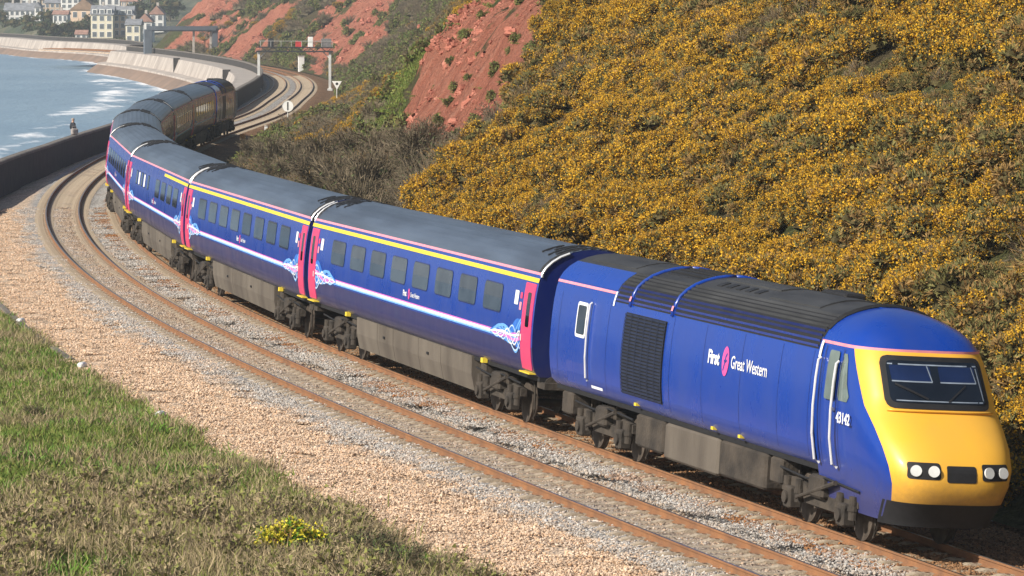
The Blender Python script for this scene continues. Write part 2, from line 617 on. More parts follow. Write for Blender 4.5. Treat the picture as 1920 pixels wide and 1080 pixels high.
def ballast_z(s, o):
    c = np.asarray(cant(s))
    w = np.interp(o, [-3, -1.6, 4.9, 7], [0, 1, 1, 0])
    lift = np.where(o < 1.65, o * c, (o - SEP) * c) * w
    return np.interp(o, BAL_O, BAL_Z) + lift * 0.9


def ballast():
    sv = np.concatenate([np.arange(-95, 0, 2.0), np.arange(0, 120, 0.5), np.arange(120, 801, 1.5)])
    S, O = np.meshgrid(sv, BAL_O, indexing='ij')
    O2 = np.where(O > 4.6, np.minimum(O, np.maximum(wall_off(S) - 0.02 + (O - 7.7) * 0.02, 4.6)), O)
    x, y = C(S, O2)
    z = ballast_z(S, O) + 0.03 * fbm(S * 1.2, O * 1.2, 61)
    me = np_mesh('ballast', np.stack([x, y, z], -1).reshape(-1, 3), grid_faces(len(sv), len(BAL_O)), [ballast_mat()], smooth=True)
    vattr(me, 'off', O2.ravel())
    return tag(link('ballast', me), kind='structure')


bal = ballast()


def stone_sources():
    """small beds of loose stones, each stone its own solid with its own shade"""
    k = NT('ballast_stone')
    sh = k.attr('shade').outputs['Fac']
    f = k.math('DIVIDE', k.math('ADD', k.attr('tint', 'INSTANCER').outputs['Fac'], 5.0), 15.0)
    c = k.ramp(f, ballast_stops(1.05))
    c = k.mix(1.0, c, k.ramp(sh, [(0.0, (0.38, 0.35, 0.34)), (0.25, (0.80, 0.72, 0.66)), (0.5, (1.0, 0.98, 0.95)), (0.75, (1.05, 0.84, 0.66)), (1.0, (1.45, 1.42, 1.40))]), 'MULTIPLY')
    k.l(c, k.b.inputs['Base Color'])
    k.b.inputs['Roughness'].default_value = 0.9
    k.b.inputs['Specular IOR Level'].default_value = 0.25
    ico = [(0, 0, 1), (.89, 0, .45), (.28, .85, .45), (-.72, .53, .45), (-.72, -.53, .45), (.28, -.85, .45), (.72, .53, -.45), (-.28, .85, -.45), (-.89, 0, -.45), (-.28, -.85, -.45), (.72, -.53, -.45), (0, 0, -1)]
    fc = [(0, 1, 2), (0, 2, 3), (0, 3, 4), (0, 4, 5), (0, 5, 1), (1, 6, 2), (2, 7, 3), (3, 8, 4), (4, 9, 5), (5, 10, 1), (6, 7, 2), (7, 8, 3), (8, 9, 4), (9, 10, 5), (10, 6, 1)]
    ico = np.array(ico); fc = np.array(fc)
    out = []
    for q in range(4):
        n = 250
        V = []; F = []; SHD = []
        for i in range(n):
            a = rng.uniform(0, 2 * math.pi); r = 0.5 * math.sqrt(rng.uniform())
            p = np.array([r * math.cos(a), r * math.sin(a), rng.uniform(-0.01, 0.035)])
            sz = rng.uniform(0.012, 0.027) * (1.5 if rng.uniform() < 0.12 else 1)
            v = ico * (1 + rng.uniform(-0.3, 0.3, (12, 1))) * np.array([1, rng.uniform(0.6, 1), rng.uniform(0.5, 0.85)]) * sz
            t = rng.uniform(0, 2 * math.pi)
            rot = np.array([[math.cos(t), -math.sin(t), 0], [math.sin(t), math.cos(t), 0], [0, 0, 1]])
            F.append(fc + len(V) * 12); V.append(v @ rot.T + p); SHD += [rng.uniform()] * 15
        me = np_mesh('stone_bed', np.concatenate(V), np.concatenate(F), [k.m])
        vattr(me, 'shade', SHD, domain='FACE')
        out.append(source('stone_bed', me))
    return out


def loose_stones():
    pts = []; tn = []
    area = []
    for (s0, s1, dens) in ((-3, 30, 7.0), (30, 70, 5.0), (70, 118, 3.0)):
        n = int((s1 - s0) * 11.4 * dens)
        s = rng.uniform(s0, s1, n); o = rng.uniform(-3.8, 7.6, n)
        pts.append(np.stack([s, o], 1))
    P = np.concatenate(pts)
    s, o = P[:, 0], P[:, 1]
    # keep the stones clear of the rails
    keep = np.ones(len(s), bool)
    s, o = s[keep], o[keep]
    x, y = C(s, o)
    z = ballast_z(s, o) - 0.012 - 0.03 * (np.minimum.reduce([abs(o - GA), abs(o + GA), abs(o - SEP - GA), abs(o - SEP + GA)]) < 0.35)
    z = z - 0.030 * (abs(o - SEP) < 0.62) * np.clip((60 - s) / 40, 0, 1)
    n = len(s)
    rot = np.stack([np.zeros(n), np.zeros(n), rng.uniform(0, 6.28, n)], 1)
    t = o + rng.normal(0, 0.16, n) + 0.25 * fbm(s * 0.3, o * 0.3, 77)
    so = scatter('loose_ballast_stones', np.stack([x, y, z], 1), rot, rng.uniform(0.8, 1.25, n), rng.integers(0, 4, n), stone_sources(), tint=t)
    tag(so, 'loose sandy and grey ballast stones lying along the railway line', 'ballast', kind='stuff')


loose_stones()


# ---- the two tracks
def rail_profile():
    h = [(-0.072, -0.162), (0.072, -0.162), (0.072, -0.150), (0.012, -0.128), (0.012, -0.048), (0.036, -0.036), (0.036, -0.006), (0.026, 0.0), (-0.026, 0.0), (-0.036, -0.006), (-0.036, -0.036), (-0.012, -0.048), (-0.012, -0.128), (-0.072, -0.150)]
    return h


M_rust = mat('rusty_rail_side', (0.315, 0.148, 0.064), 0.85, 0.0, col2=(0.20, 0.10, 0.052), vscale=2.5, bump=0.3, bscale=30)
M_head = mat('polished_rail_head', (0.38, 0.33, 0.28), 0.35, 0.9, var=0.25, vscale=4)
M_sleep = mat('concrete_sleeper', (0.46, 0.38, 0.28), 0.9, 0, col2=(0.33, 0.26, 0.18), vscale=6, bump=0.5, bscale=25)
M_clip = mat('rusty_rail_clip', (0.15, 0.085, 0.05), 0.8, 0.2, var=0.4, vscale=10)


def track(oc, label):
    root = empty('railway_track')
    tag(root, label, kind='structure')
    sv = np.concatenate([np.arange(-95, 150, 1.0), np.arange(150, 801, 2.0)])
    prof = rail_profile()
    for sgn in (1, -1):
        mb = MB()
        rows = []
        for s in sv:
            cz = float(cant(s))
            row = []
            for (a, zz) in prof:
                o = oc + sgn * GA + a
                x, y = C(s, o)
                row.append((x, y, zz + cz * sgn * GA))
            rows.append(row)
        mb.grid(rows, closed=True)
        me = mb.mesh('rail', [M_rust, M_head])
        nf = len(prof)
        mi = np.zeros(len(me.polygons), np.int32)
        mi.reshape(-1, nf)[:, 7] = 1
        me.polygons.foreach_set('material_index', mi)
        link('rail', me, root)
    # sleepers
    sp = 0.68
    sm = MB()
    V = [(-0.13, -1.25, 0), (0.13, -1.25, 0), (0.13, 1.25, 0), (-0.13, 1.25, 0)]
    prof2 = [(-1.25, 0.0), (-1.1, 0.045), (-0.5, 0.045), (-0.35, 0.0), (0.35, 0.0), (0.5, 0.045), (1.1, 0.045), (1.25, 0.0)]
    rows = []
    for (yy, zz) in prof2:
        rows.append([(-0.14, yy, -0.25), (-0.105, yy, zz - 0.178), (0.105, yy, zz - 0.178), (0.14, yy, -0.25)])
    sm.grid(rows)
    sm.add(rows[0], [(0, 1, 2, 3)]); sm.add(rows[-1], [(3, 2, 1, 0)])
    sme = sm.mesh('sleeper', M_sleep)
    far = MB()
    cl = MB()
    s_list = np.arange(-6.0, 470, sp)
    for i, s in enumerate(s_list):
        x, y = C(s, oc); t = float(TH(s)); cz = float(cant(s))
        # local x along the track, local y towards the sea
        mtx = Matrix.Translation((x, y, 0)) @ Matrix.Rotation(t, 4, 'Z') @ Matrix.Rotation(cz, 4, 'X')
        if i < 290:
            o = link('sleeper', sme, root)
            o.matrix_local = mtx
        else:
            far.add([mtx @ Vector(v) for v in sm.v], sm.f)
        if s < 150:
            for sg_ in (1, -1):
                for e in (1, -1):
                    yy = sg_ * GA + e * 0.115
                    b = MB(); b.box(-0.042, 0.042, yy - 0.035, yy + 0.035, -0.17, -0.125)
                    cl.add([mtx @ Vector(v) for v in b.v], b.f)
    f = far.build('distant_sleepers', M_sleep, root); f['kind'] = 'stuff'
    c = cl.build('rail_clips', M_clip, root); c['kind'] = 'stuff'
    return root


track(0.0, 'rust brown railway track that the train runs on')
track(SEP, 'empty rust brown railway track on the sea side')

# ---- sea wall
M_wall = mat('sea_wall_stone', (0.055, 0.049, 0.046), 0.95, 0, col2=(0.028, 0.026, 0.025), vscale=1.5, bump=0.6, bscale=4)  # part of the landward face's shade is put into this dark stone colour
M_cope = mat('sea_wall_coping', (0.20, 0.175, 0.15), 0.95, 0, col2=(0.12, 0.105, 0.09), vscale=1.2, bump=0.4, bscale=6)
M_prom = mat('sea_wall_promenade', (0.42, 0.375, 0.335), 0.9, 0, col2=(0.31, 0.275, 0.245), vscale=0.35, bump=0.3, bscale=3)
M_low = mat('sea_wall_face', (0.50, 0.445, 0.395), 0.9, 0, col2=(0.30, 0.26, 0.23), vscale=0.35, bump=0.5, bscale=2, stretch=(1, 1, 0.35))

_ws = np.concatenate([np.arange(-95, 150, 2.5), np.arange(150, 721, 3.0)])
_wx, _wy = C(_ws, wall_off(_ws))
_ext = np.array([(-76.0, 812), (-82, 850), (-90, 900), (-101, 945), (-121, 1000), (-141, 1090), (-172, 1180), (-250, 1260), (-430, 1340)])
_e = [np.array([_wx[-1], _wy[-1]])] + list(_ext)
_wl = [(float(a), float(b)) for a, b in zip(_wx, _wy)]
for a, b in zip(_e[:-1], _e[1:]):
    for t in np.linspace(0, 1, 9)[1:]:
        _wl.append(tuple((a + (b - a) * t).tolist()))
WALL = np.array(_wl)
for _ in range(6):      # ease the kinks
    WALL[len(_ws) - 8:-1] = 0.25 * WALL[len(_ws) - 9:-2] + 0.5 * WALL[len(_ws) - 8:-1] + 0.25 * np.concatenate([WALL[len(_ws) - 7:]])
_d = np.gradient(WALL, axis=0)
_d /= np.linalg.norm(_d, axis=1)[:, None]
WN = np.stack([-_d[:, 1], _d[:, 0]], 1)       # to the sea side
TOWN_I = len(_ws)


def sweep(prof, i0, i1, closed=True):
    rows = []
    for i in range(i0, i1):
        rows.append([(WALL[i, 0] + WN[i, 0] * a, WALL[i, 1] + WN[i, 1] * a, z) for a, z in prof])
    mb = MB(); mb.grid(rows, closed=closed)
    return mb


def sea_wall():
    root = empty('sea_wall', (float(WALL[0, 0]), float(WALL[0, 1]), 0))
    root.location = (0, 0, 0)
    tag(root, 'long stone sea wall with promenade curving along the railway to the town', 'wall')
    n = len(WALL)
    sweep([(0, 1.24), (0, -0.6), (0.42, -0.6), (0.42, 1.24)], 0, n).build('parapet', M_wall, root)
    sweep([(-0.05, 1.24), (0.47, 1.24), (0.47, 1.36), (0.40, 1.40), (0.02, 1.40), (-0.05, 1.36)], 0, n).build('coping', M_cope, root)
    sweep([(0.42, 0.38), (3.4, 0.30), (3.45, 0.25), (3.45, 0.05), (0.42, 0.05)], 0, n).build('promenade', M_prom, root)
    sweep([(3.35, 0.32), (3.62, 0.32), (3.75, -0.1), (4.5, -1.9), (6.3, -2.1), (6.8, -4.6), (3.35, -4.6)], 0, n).build('lower_wall', M_low, root)
    # buttresses and steps that show as dark uprights on the bright far face
    for (px, wdt) in ((473.0, 0.45), (595.0, 0.5)):
        i = int(np.argmin(abs(_ws - px)))
        c = WALL[i]; nn = WN[i]; dd = _d[i]
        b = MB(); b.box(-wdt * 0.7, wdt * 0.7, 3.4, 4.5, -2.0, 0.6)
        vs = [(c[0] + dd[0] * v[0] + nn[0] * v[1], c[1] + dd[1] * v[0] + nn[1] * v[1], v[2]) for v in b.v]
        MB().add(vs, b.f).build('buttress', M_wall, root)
    return root


sea_wall()

# ---- sea
def seg_dist(px, py, line):
    """distance to a polyline and side (+ = sea side)"""
    px = np.asarray(px, float).ravel(); py = np.asarray(py, float).ravel()
    best = np.full(px.shape, 1e9); side = np.zeros(px.shape)
    for i in range(len(line) - 1):
        a = line[i]; b = line[i + 1]; d = b - a; L2 = d @ d
        t = np.clip(((px - a[0]) * d[0] + (py - a[1]) * d[1]) / L2, 0, 1)
        ex = px - a[0] - t * d[0]; ey = py - a[1] - t * d[1]
        q = ex * ex + ey * ey
        m = q < best
        best[m] = q[m]
        side[m] = (d[0] * ey - d[1] * ex)[m]
    return np.sqrt(best), np.where(side >= 0, 1.0, -1.0)


def sea_mat():
    k = NT('sea_water')
    tc = k.n('ShaderNodeTexCoord').outputs['Object']
    mp = k.n('ShaderNodeMapping'); mp.inputs['Scale'].default_value = (1.0, 0.45, 1.0); mp.inputs['Rotation'].default_value = (0, 0, 0.35); k.l(tc, mp.inputs['Vector'])
    w1 = k.noise(mp.outputs[0], 0.22, 5, 0.6); w2 = k.noise(mp.outputs[0], 1.2, 4, 0.6); w3 = k.noise(mp.outputs[0], 0.035, 3)
    fn = k.noise(mp.outputs[0], 0.16, 6, 0.68)
    fo = k.attr('foam').outputs['Fac']
    m = k.math('ADD', fo, k.math('MULTIPLY', k.math('SUBTRACT', fn, 0.5), 1.5))
    m = k.ramp(m, [(0.47, (0, 0, 0)), (0.70, (1, 1, 1))])
    wat = k.ramp(w3, [(0.35, (0.20, 0.305, 0.405)), (0.65, (0.26, 0.37, 0.465))])
    c = k.mix(m, wat, (0.86, 0.88, 0.90))
    k.l(c, k.b.inputs['Base Color'])
    k.l(k.ramp(m, [(0, (0.30, 0.30, 0.30)), (1, (0.9, 0.9, 0.9))]), k.b.inputs['Roughness'])
    h = k.math('ADD', k.math('MULTIPLY', w1, 1.0), k.math('MULTIPLY', w2, 0.35))
    k.bump(h, 0.55, 0.8)
    return k.m


def sea():
    xs = np.concatenate([-np.geomspace(4000, 230, 14)[:-1], np.arange(-230, 61, 3.0)])
    ys = np.concatenate([np.arange(-300, 150, 30), np.arange(150, 900, 4.0), np.arange(900, 1300, 10), np.geomspace(1300, 6000, 12)])
    Xg, Yg = np.meshgrid(xs, ys, indexing='ij')
    toe = WALL + WN * 5.6
    d, sd = seg_dist(Xg, Yg, toe)
    d = (d * sd).reshape(Xg.shape)
    # breaking lines: one belt off the wall that closes on the shore farther round the bay
    c1 = np.interp(Yg, [200, 340, 480, 560, 640, 760, 1000], [13, 15, 17, 14, 10, 6, 4])
    w1 = np.interp(Yg, [200, 340, 480, 560, 640, 760, 1000], [3.5, 3.6, 4.5, 6, 6, 4, 4])
    belt = np.exp(-((d - c1) / w1) ** 2) * np.interp(Yg, [200, 300, 700, 1100], [0.60, 0.60, 0.58, 0.40])
    shore = np.clip(1 - d / np.interp(Yg, [200, 450, 560, 700, 1000], [5, 7, 13, 11, 7]), 0, 1) * 0.80
    out = np.exp(-((d - 26) / 3.0) ** 2) * 0.30
    foam = np.maximum.reduce([belt, shore, out]) * (d > -8)
    z = -4.0 + 0.12 * fbm(Xg * 0.08, Yg * 0.04, 91) + 0.25 * np.exp(-((d - c1) / 1.6) ** 2) * (d < 60)
    me = np_mesh('sea', np.stack([Xg, Yg, z], -1).reshape(-1, 3), grid_faces(len(xs), len(ys)), [sea_mat()], smooth=True)
    vattr(me, 'foam', foam.ravel())
    return tag(link('sea', me), kind='structure')


sea()

# ---- strip of wet beach under the wall
def beach():
    rows = []
    for i in range(len(WALL)):
        rows.append([(WALL[i, 0] + WN[i, 0] * a, WALL[i, 1] + WN[i, 1] * a, z) for a, z in ((4.2, -1.9), (6.4, -2.4), (7.8, -3.4), (9.6, -4.7))])
    mb = MB(); mb.grid(rows)
    return tag(mb.build('beach', mat('wet_sand', (0.30, 0.20, 0.14), 0.6, 0, col2=(0.20, 0.14, 0.10), vscale=0.2, bump=0.3, bscale=2), smooth=True), kind='structure')


beach()

# ---- grass bank on the sea side of the near track
def bank_z(s, o):
    return -0.62 + np.clip(o - 7.7, 0, 30) * 0.07 + 0.20 * fbm(np.asarray(s) * 0.5, np.asarray(o) * 0.5, 101) * np.clip((np.asarray(o) - 7.6) * 0.8, 0.15, 1)


def grass_bank():
    sv = np.concatenate([np.arange(-95, 0, 2.5), np.arange(0, 70, 0.6), np.arange(70, 140, 1.5)])
    tv = np.linspace(0, 1, 40) ** 1.5
    S, T = np.meshgrid(sv, tv, indexing='ij')
    O = 7.45 + T * np.maximum(wall_off(S) + 0.1 - 7.45, 0.02)
    x, y = C(S, O)
    z = bank_z(S, O)
    k = NT('bank_turf')
    tc = k.n('ShaderNodeTexCoord').outputs['Object']
    n1 = k.noise(tc, 0.6, 5, 0.6); n2 = k.noise(tc, 7, 5, 0.65)
    c = k.mix(k.ramp(n1, [(0.42, (0, 0, 0)), (0.6, (1, 1, 1))]), k.ramp(n2, [(0.3, (0.07, 0.11, 0.025)), (0.7, (0.16, 0.22, 0.06))]), k.ramp(n2, [(0.3, (0.16, 0.12, 0.06)), (0.7, (0.30, 0.24, 0.13))]))
    k.l(c, k.b.inputs['Base Color']); k.b.inputs['Roughness'].default_value = 0.95
    k.bump(n2, 0.8, 0.1)
    me = np_mesh('grass_bank', np.stack([x, y, z], -1).reshape(-1, 3), grid_faces(len(sv), len(tv)), [k.m], smooth=True)
    return tag(link('grass_bank', me), kind='structure')


grass_bank()

# ================================================================ the train
def paint(name, col, rough=0.28, dirt=0.35, coat=0.25):
    """glossy coach paint, dulled by streaks and road dirt that gathers low on the side"""
    k = NT(name)
    tc = k.n('ShaderNodeTexCoord').outputs['Object']
    mp = k.n('ShaderNodeMapping'); mp.inputs['Scale'].default_value = (1.0, 1.0, 0.35); k.l(tc, mp.inputs['Vector'])
    n1 = k.noise(mp.outputs[0], 1.3, 5, 0.6); n2 = k.noise(tc, 9, 4, 0.6)
    c = k.mix(k.ramp(n1, [(0.40, (0, 0, 0)), (0.75, (dirt, dirt, dirt))]), col, tuple(0.55 * a + 0.45 * b for a, b in zip(col, (0.09, 0.10, 0.13))))
    sp = k.n('ShaderNodeSeparateXYZ'); k.l(tc, sp.inputs[0])
    low = k.math('MULTIPLY', k.ramp(k.math('SUBTRACT', k.math('MULTIPLY', k.math('SUBTRACT', 1.75, sp.outputs['Z']), 1.1), k.math('MULTIPLY', n2, 0.5)), [(0.0, (0, 0, 0)), (0.8, (1, 1, 1))]), 0.58)
    c = k.mix(low, c, (0.075, 0.055, 0.06))
    k.l(c, k.b.inputs['Base Color'])
    k.l(k.ramp(n1, [(0.3, (rough, rough, rough)), (0.8, (rough + 0.22, rough + 0.22, rough + 0.22))]), k.b.inputs['Roughness'])
    k.bump(k.noise(tc, 1.1, 1), 0.35, 0.03)
    k.b.inputs['Coat Weight'].default_value = coat
    k.b.inputs['Coat Roughness'].default_value = 0.12
    return k.m


M_blue = paint('train_blue_paint', (0.004, 0.046, 0.335), rough=0.22)
M_navy = paint('train_navy_paint_and_shade', (0.004, 0.014, 0.125), dirt=0.4)
M_pink = paint('train_pink_paint', (0.72, 0.055, 0.17), 0.35, 0.15, 0.1)
M_yel = paint('train_yellow_paint', (0.90, 0.475, 0.045), 0.33, 0.22, 0.2)
M_stripe_y = mat('stripe_yellow', (0.88, 0.66, 0.06), 0.45, 0, var=0.12, vscale=4)
M_stripe_p = mat('stripe_pink', (0.86, 0.32, 0.40), 0.45, 0, var=0.12, vscale=4)
M_white = mat('lettering_white', (0.86, 0.87, 0.90), 0.45, 0, var=0.06, vscale=6)
M_lblue = mat('swirl_light_blue', (0.16, 0.42, 0.88), 0.45, 0, var=0.15, vscale=6)
M_glow = mat('swirl_mid_blue', (0.035, 0.17, 0.62), 0.45, 0, var=0.15, vscale=6)
M_pblue = mat('swirl_pale_blue', (0.50, 0.70, 0.95), 0.45, 0, var=0.12, vscale=6)
M_magenta = mat('swirl_magenta', (0.80, 0.20, 0.62), 0.45, 0, var=0.12, vscale=6)
M_roof = mat('coach_roof_grey', (0.095, 0.122, 0.170), 0.36, 0, col2=(0.055, 0.068, 0.094), vscale=1.1, bump=0.1, bscale=8, stretch=(0.25, 2.0, 1.0))
M_roofd = mat('roof_dark_fittings', (0.018, 0.018, 0.020), 0.6, 0, var=0.4, vscale=5)
M_pcroof = mat('power_car_roof_grey', (0.052, 0.053, 0.055), 0.6, 0, col2=(0.022, 0.022, 0.024), vscale=1.2, bump=0.1, bscale=8, stretch=(0.4, 1.5, 1))
M_black = mat('black_rubber', (0.012, 0.012, 0.014), 0.7, 0, var=0.3, vscale=8)
M_grime = mat('underframe_grime', (0.075, 0.060, 0.046), 0.9, 0, col2=(0.028, 0.023, 0.019), vscale=2.2, bump=0.4, bscale=12)
M_skirt = mat('underframe_panel', (0.155, 0.132, 0.106), 0.85, 0, col2=(0.085, 0.070, 0.056), vscale=1.0, bump=0.2, bscale=14, stretch=(1, 1, 0.35))
M_wheel = mat('wheel_steel', (0.13, 0.105, 0.085), 0.7, 0.5, var=0.4, vscale=5)
M_steel = mat('bright_handrail', (0.75, 0.75, 0.76), 0.3, 0.2, var=0.1, vscale=5)
M_lampw = mat('headlamp_lens', (0.75, 0.76, 0.74), 0.08, 0, var=0.1, vscale=8)
M_grille = mat('grille_slat', (0.022, 0.030, 0.065), 0.5, 0.3, var=0.3, vscale=6)


def glass_mat():
    k = NT('coach_window_glass')
    tc = k.n('ShaderNodeTexCoord').outputs['Object']
    n = k.noise(tc, 1.4, 3, 0.5)
    rnd = k.n('ShaderNodeObjectInfo').outputs['Random']
    n = k.math('ADD', k.math('MULTIPLY', n, 0.6), k.math('MULTIPLY', rnd, 0.4))
    k.l(k.ramp(n, [(0.3, (0.014, 0.024, 0.042)), (0.7, (0.065, 0.085, 0.110))]), k.b.inputs['Base Color'])
    k.b.inputs['Roughness'].default_value = 0.07
    k.b.inputs['Specular IOR Level'].default_value = 0.30
    k.b.inputs['Coat Weight'].default_value = 0.0
    return k.m


M_glass = glass_mat()
M_cabwin = mat('cab_side_glass', (0.15, 0.19, 0.18), 0.12, 0, var=0.25, vscale=2.0)
M_cabglass = mat('windscreen_glass', (0.008, 0.012, 0.020), 0.04, 0, var=0.3, vscale=1.5, spec=0.7)

# half cross-section: (half width, height)
PROF = [(1.14, 1.20), (1.27, 1.32), (1.325, 1.55), (1.36, 1.85), (1.37, 2.15), (1.365, 2.45), (1.35, 2.75), (1.325, 3.05), (1.285, 3.32), (1.225, 3.52)]
ROOF = [(1.225, 3.52), (1.14, 3.66), (1.01, 3.79), (0.83, 3.91), (0.62, 4.00), (0.40, 4.065), (0.20, 4.10), (0.0, 4.11)]
_pz = np.array([p[1] for p in PROF + ROOF[1:-1]]); _py = np.array([p[0] for p in PROF + ROOF[1:-1]])


def half_w(z):
    return float(np.interp(z, _pz, _py))


def conform(x, z, sd, off):
    """a point on the body side (sd = -1 sea side, +1 land side) lifted off by off"""
    e = 0.02
    dy = (half_w(z + e) - half_w(z - e)) / (2 * e)
    n = math.hypot(1, dy)
    return (x, sd * (half_w(z) + off / n), z - dy * off / n)


def patch(x0, x1, z0, z1, sd, off=0.006, rad=0.0, nz=6, skew=0.0, thick=0.0):
    """panel lying on the curved side, with rounded corners; skew leans it along x"""
    mb = MB()
    zs = [z0 + (z1 - z0) * i / nz for i in range(nz + 1)]
    if rad > 0:
        zs = sorted(set([z0, z0 + rad * 0.3, z0 + rad, z1 - rad, z1 - rad * 0.3, z1] + [z for z in zs if z0 + rad < z < z1 - rad]))
    def span(z):
        ins = 0.0
        if rad > 0:
            d = min(z - z0, z1 - z)
            if d < rad:
                ins = rad - math.sqrt(max(0, rad * rad - (rad - d) ** 2))
        sk = skew * (z - z0) / (z1 - z0)
        return x0 + ins + sk, x1 - ins + sk
    rows = []
    for z in zs:
        a, b = span(z)
        rows.append([conform(a, z, sd, off), conform(b, z, sd, off)])
    if thick:
        ring = [r[0] for r in rows] + [r[1] for r in rows[::-1]]
        inner = []
        for z in zs:
            inner.append(conform(span(z)[0], z, sd, off - thick))
        for z in zs[::-1]:
            inner.append(conform(span(z)[1], z, sd, off - thick))
        n = len(ring)
        mb.add(ring + inner, [((i, (i + 1) % n, n + (i + 1) % n, n + i) if sd > 0 else (i, n + i, n + (i + 1) % n, (i + 1) % n)) for i in range(n)])
    o = len(mb.v)
    mb.grid(rows)
    if sd < 0:
        mb.f = [tuple(reversed(f)) if i >= (len(mb.f) - (len(rows) - 1)) else f for i, f in enumerate(mb.f)]
    return mb


def ribbon(pts, wid, sd, off=0.007):
    """thin painted line on the body side through (x, z) points"""
    mb = MB(); rows = []
    for i, (x, z) in enumerate(pts):
        a = pts[max(i - 1, 0)]; b = pts[min(i + 1, len(pts) - 1)]
        dx, dz = b[0] - a[0], b[1] - a[1]; L = math.hypot(dx, dz) or 1
        w = (wid[i] if isinstance(wid, list) else wid) / 2
        rows.append([conform(x - dz / L * w, z + dx / L * w, sd, off), conform(x + dz / L * w, z - dx / L * w, sd, off)])
    mb.grid(rows)
    return mb


def lettering(body, size, x0, z0, sd, off, name, m, parent, bold=0.0, xs=1.0):
    cu = bpy.data.curves.new('lettering', 'FONT'); cu.body = body; cu.size = size; cu.offset = bold; cu.resolution_u = 3
    to = bpy.data.objects.new('lettering', cu)
    me = bpy.data.meshes.new_from_object(to)
    bpy.data.objects.remove(to)
    W = max((v.co.x for v in me.vertices), default=0)
    for v in me.vertices:
        x, z = v.co.x * xs, v.co.y
        v.co = conform(x0 + x if sd < 0 else x0 - x, z0 + z, sd, off)
    me.materials.clear(); me.materials.append(m); me.name = name
    link(name, me, parent)
    return W * xs


def shell(prof, xa, xb, nx=2, ribs=0.0, ridge=True):
    """both sides of a section carried from xa to xb"""
    pts = [(-w, z) for w, z in prof]
    if ridge:
        pts += [(w, z) for w, z in prof[::-1] if w > 0]
    if ribs:
        q = []
        for i in range(len(pts) - 1):
            (a, b), (c, d) = pts[i], pts[i + 1]
            for k in range(6):
                t = k / 6
                y = a + (c - a) * t; z = b + (d - b) * t
                q.append((y, z + (ribs if k in (2, 3) else 0.0)))
        q.append(pts[-1]); pts = q
    mb = MB()
    mb.grid([[(xa + (xb - xa) * i / nx, y, z) for (y, z) in pts] for i in range(nx + 1)])
    mb.f = [tuple(reversed(f)) for f in mb.f]
    return mb


def side_shell(xa, xb, sd, nx=2, prof=PROF):
    mb = MB()
    mb.grid([[(xa + (xb - xa) * i / nx, sd * w, z) for (w, z) in prof] for i in range(nx + 1)])
    if sd < 0:
        pass
    else:
        mb.f = [tuple(reversed(f)) for f in mb.f]
    mb.f = [tuple(reversed(f)) for f in mb.f] if sd < 0 else mb.f
    mb.f = [tuple(reversed(f)) for f in mb.f] if sd < 0 else mb.f
    return mb


def end_plate(x, parent, m, zmax=None, name='end_panel'):
    pts = [(x, -w, z) for w, z in PROF + ROOF[1:]] + [(x, w, z) for w, z in (PROF + ROOF[1:-1])[::-1]]
    mb = MB(); mb.add(pts, [tuple(range(len(pts)))])
    return mb.build(name, m, parent)


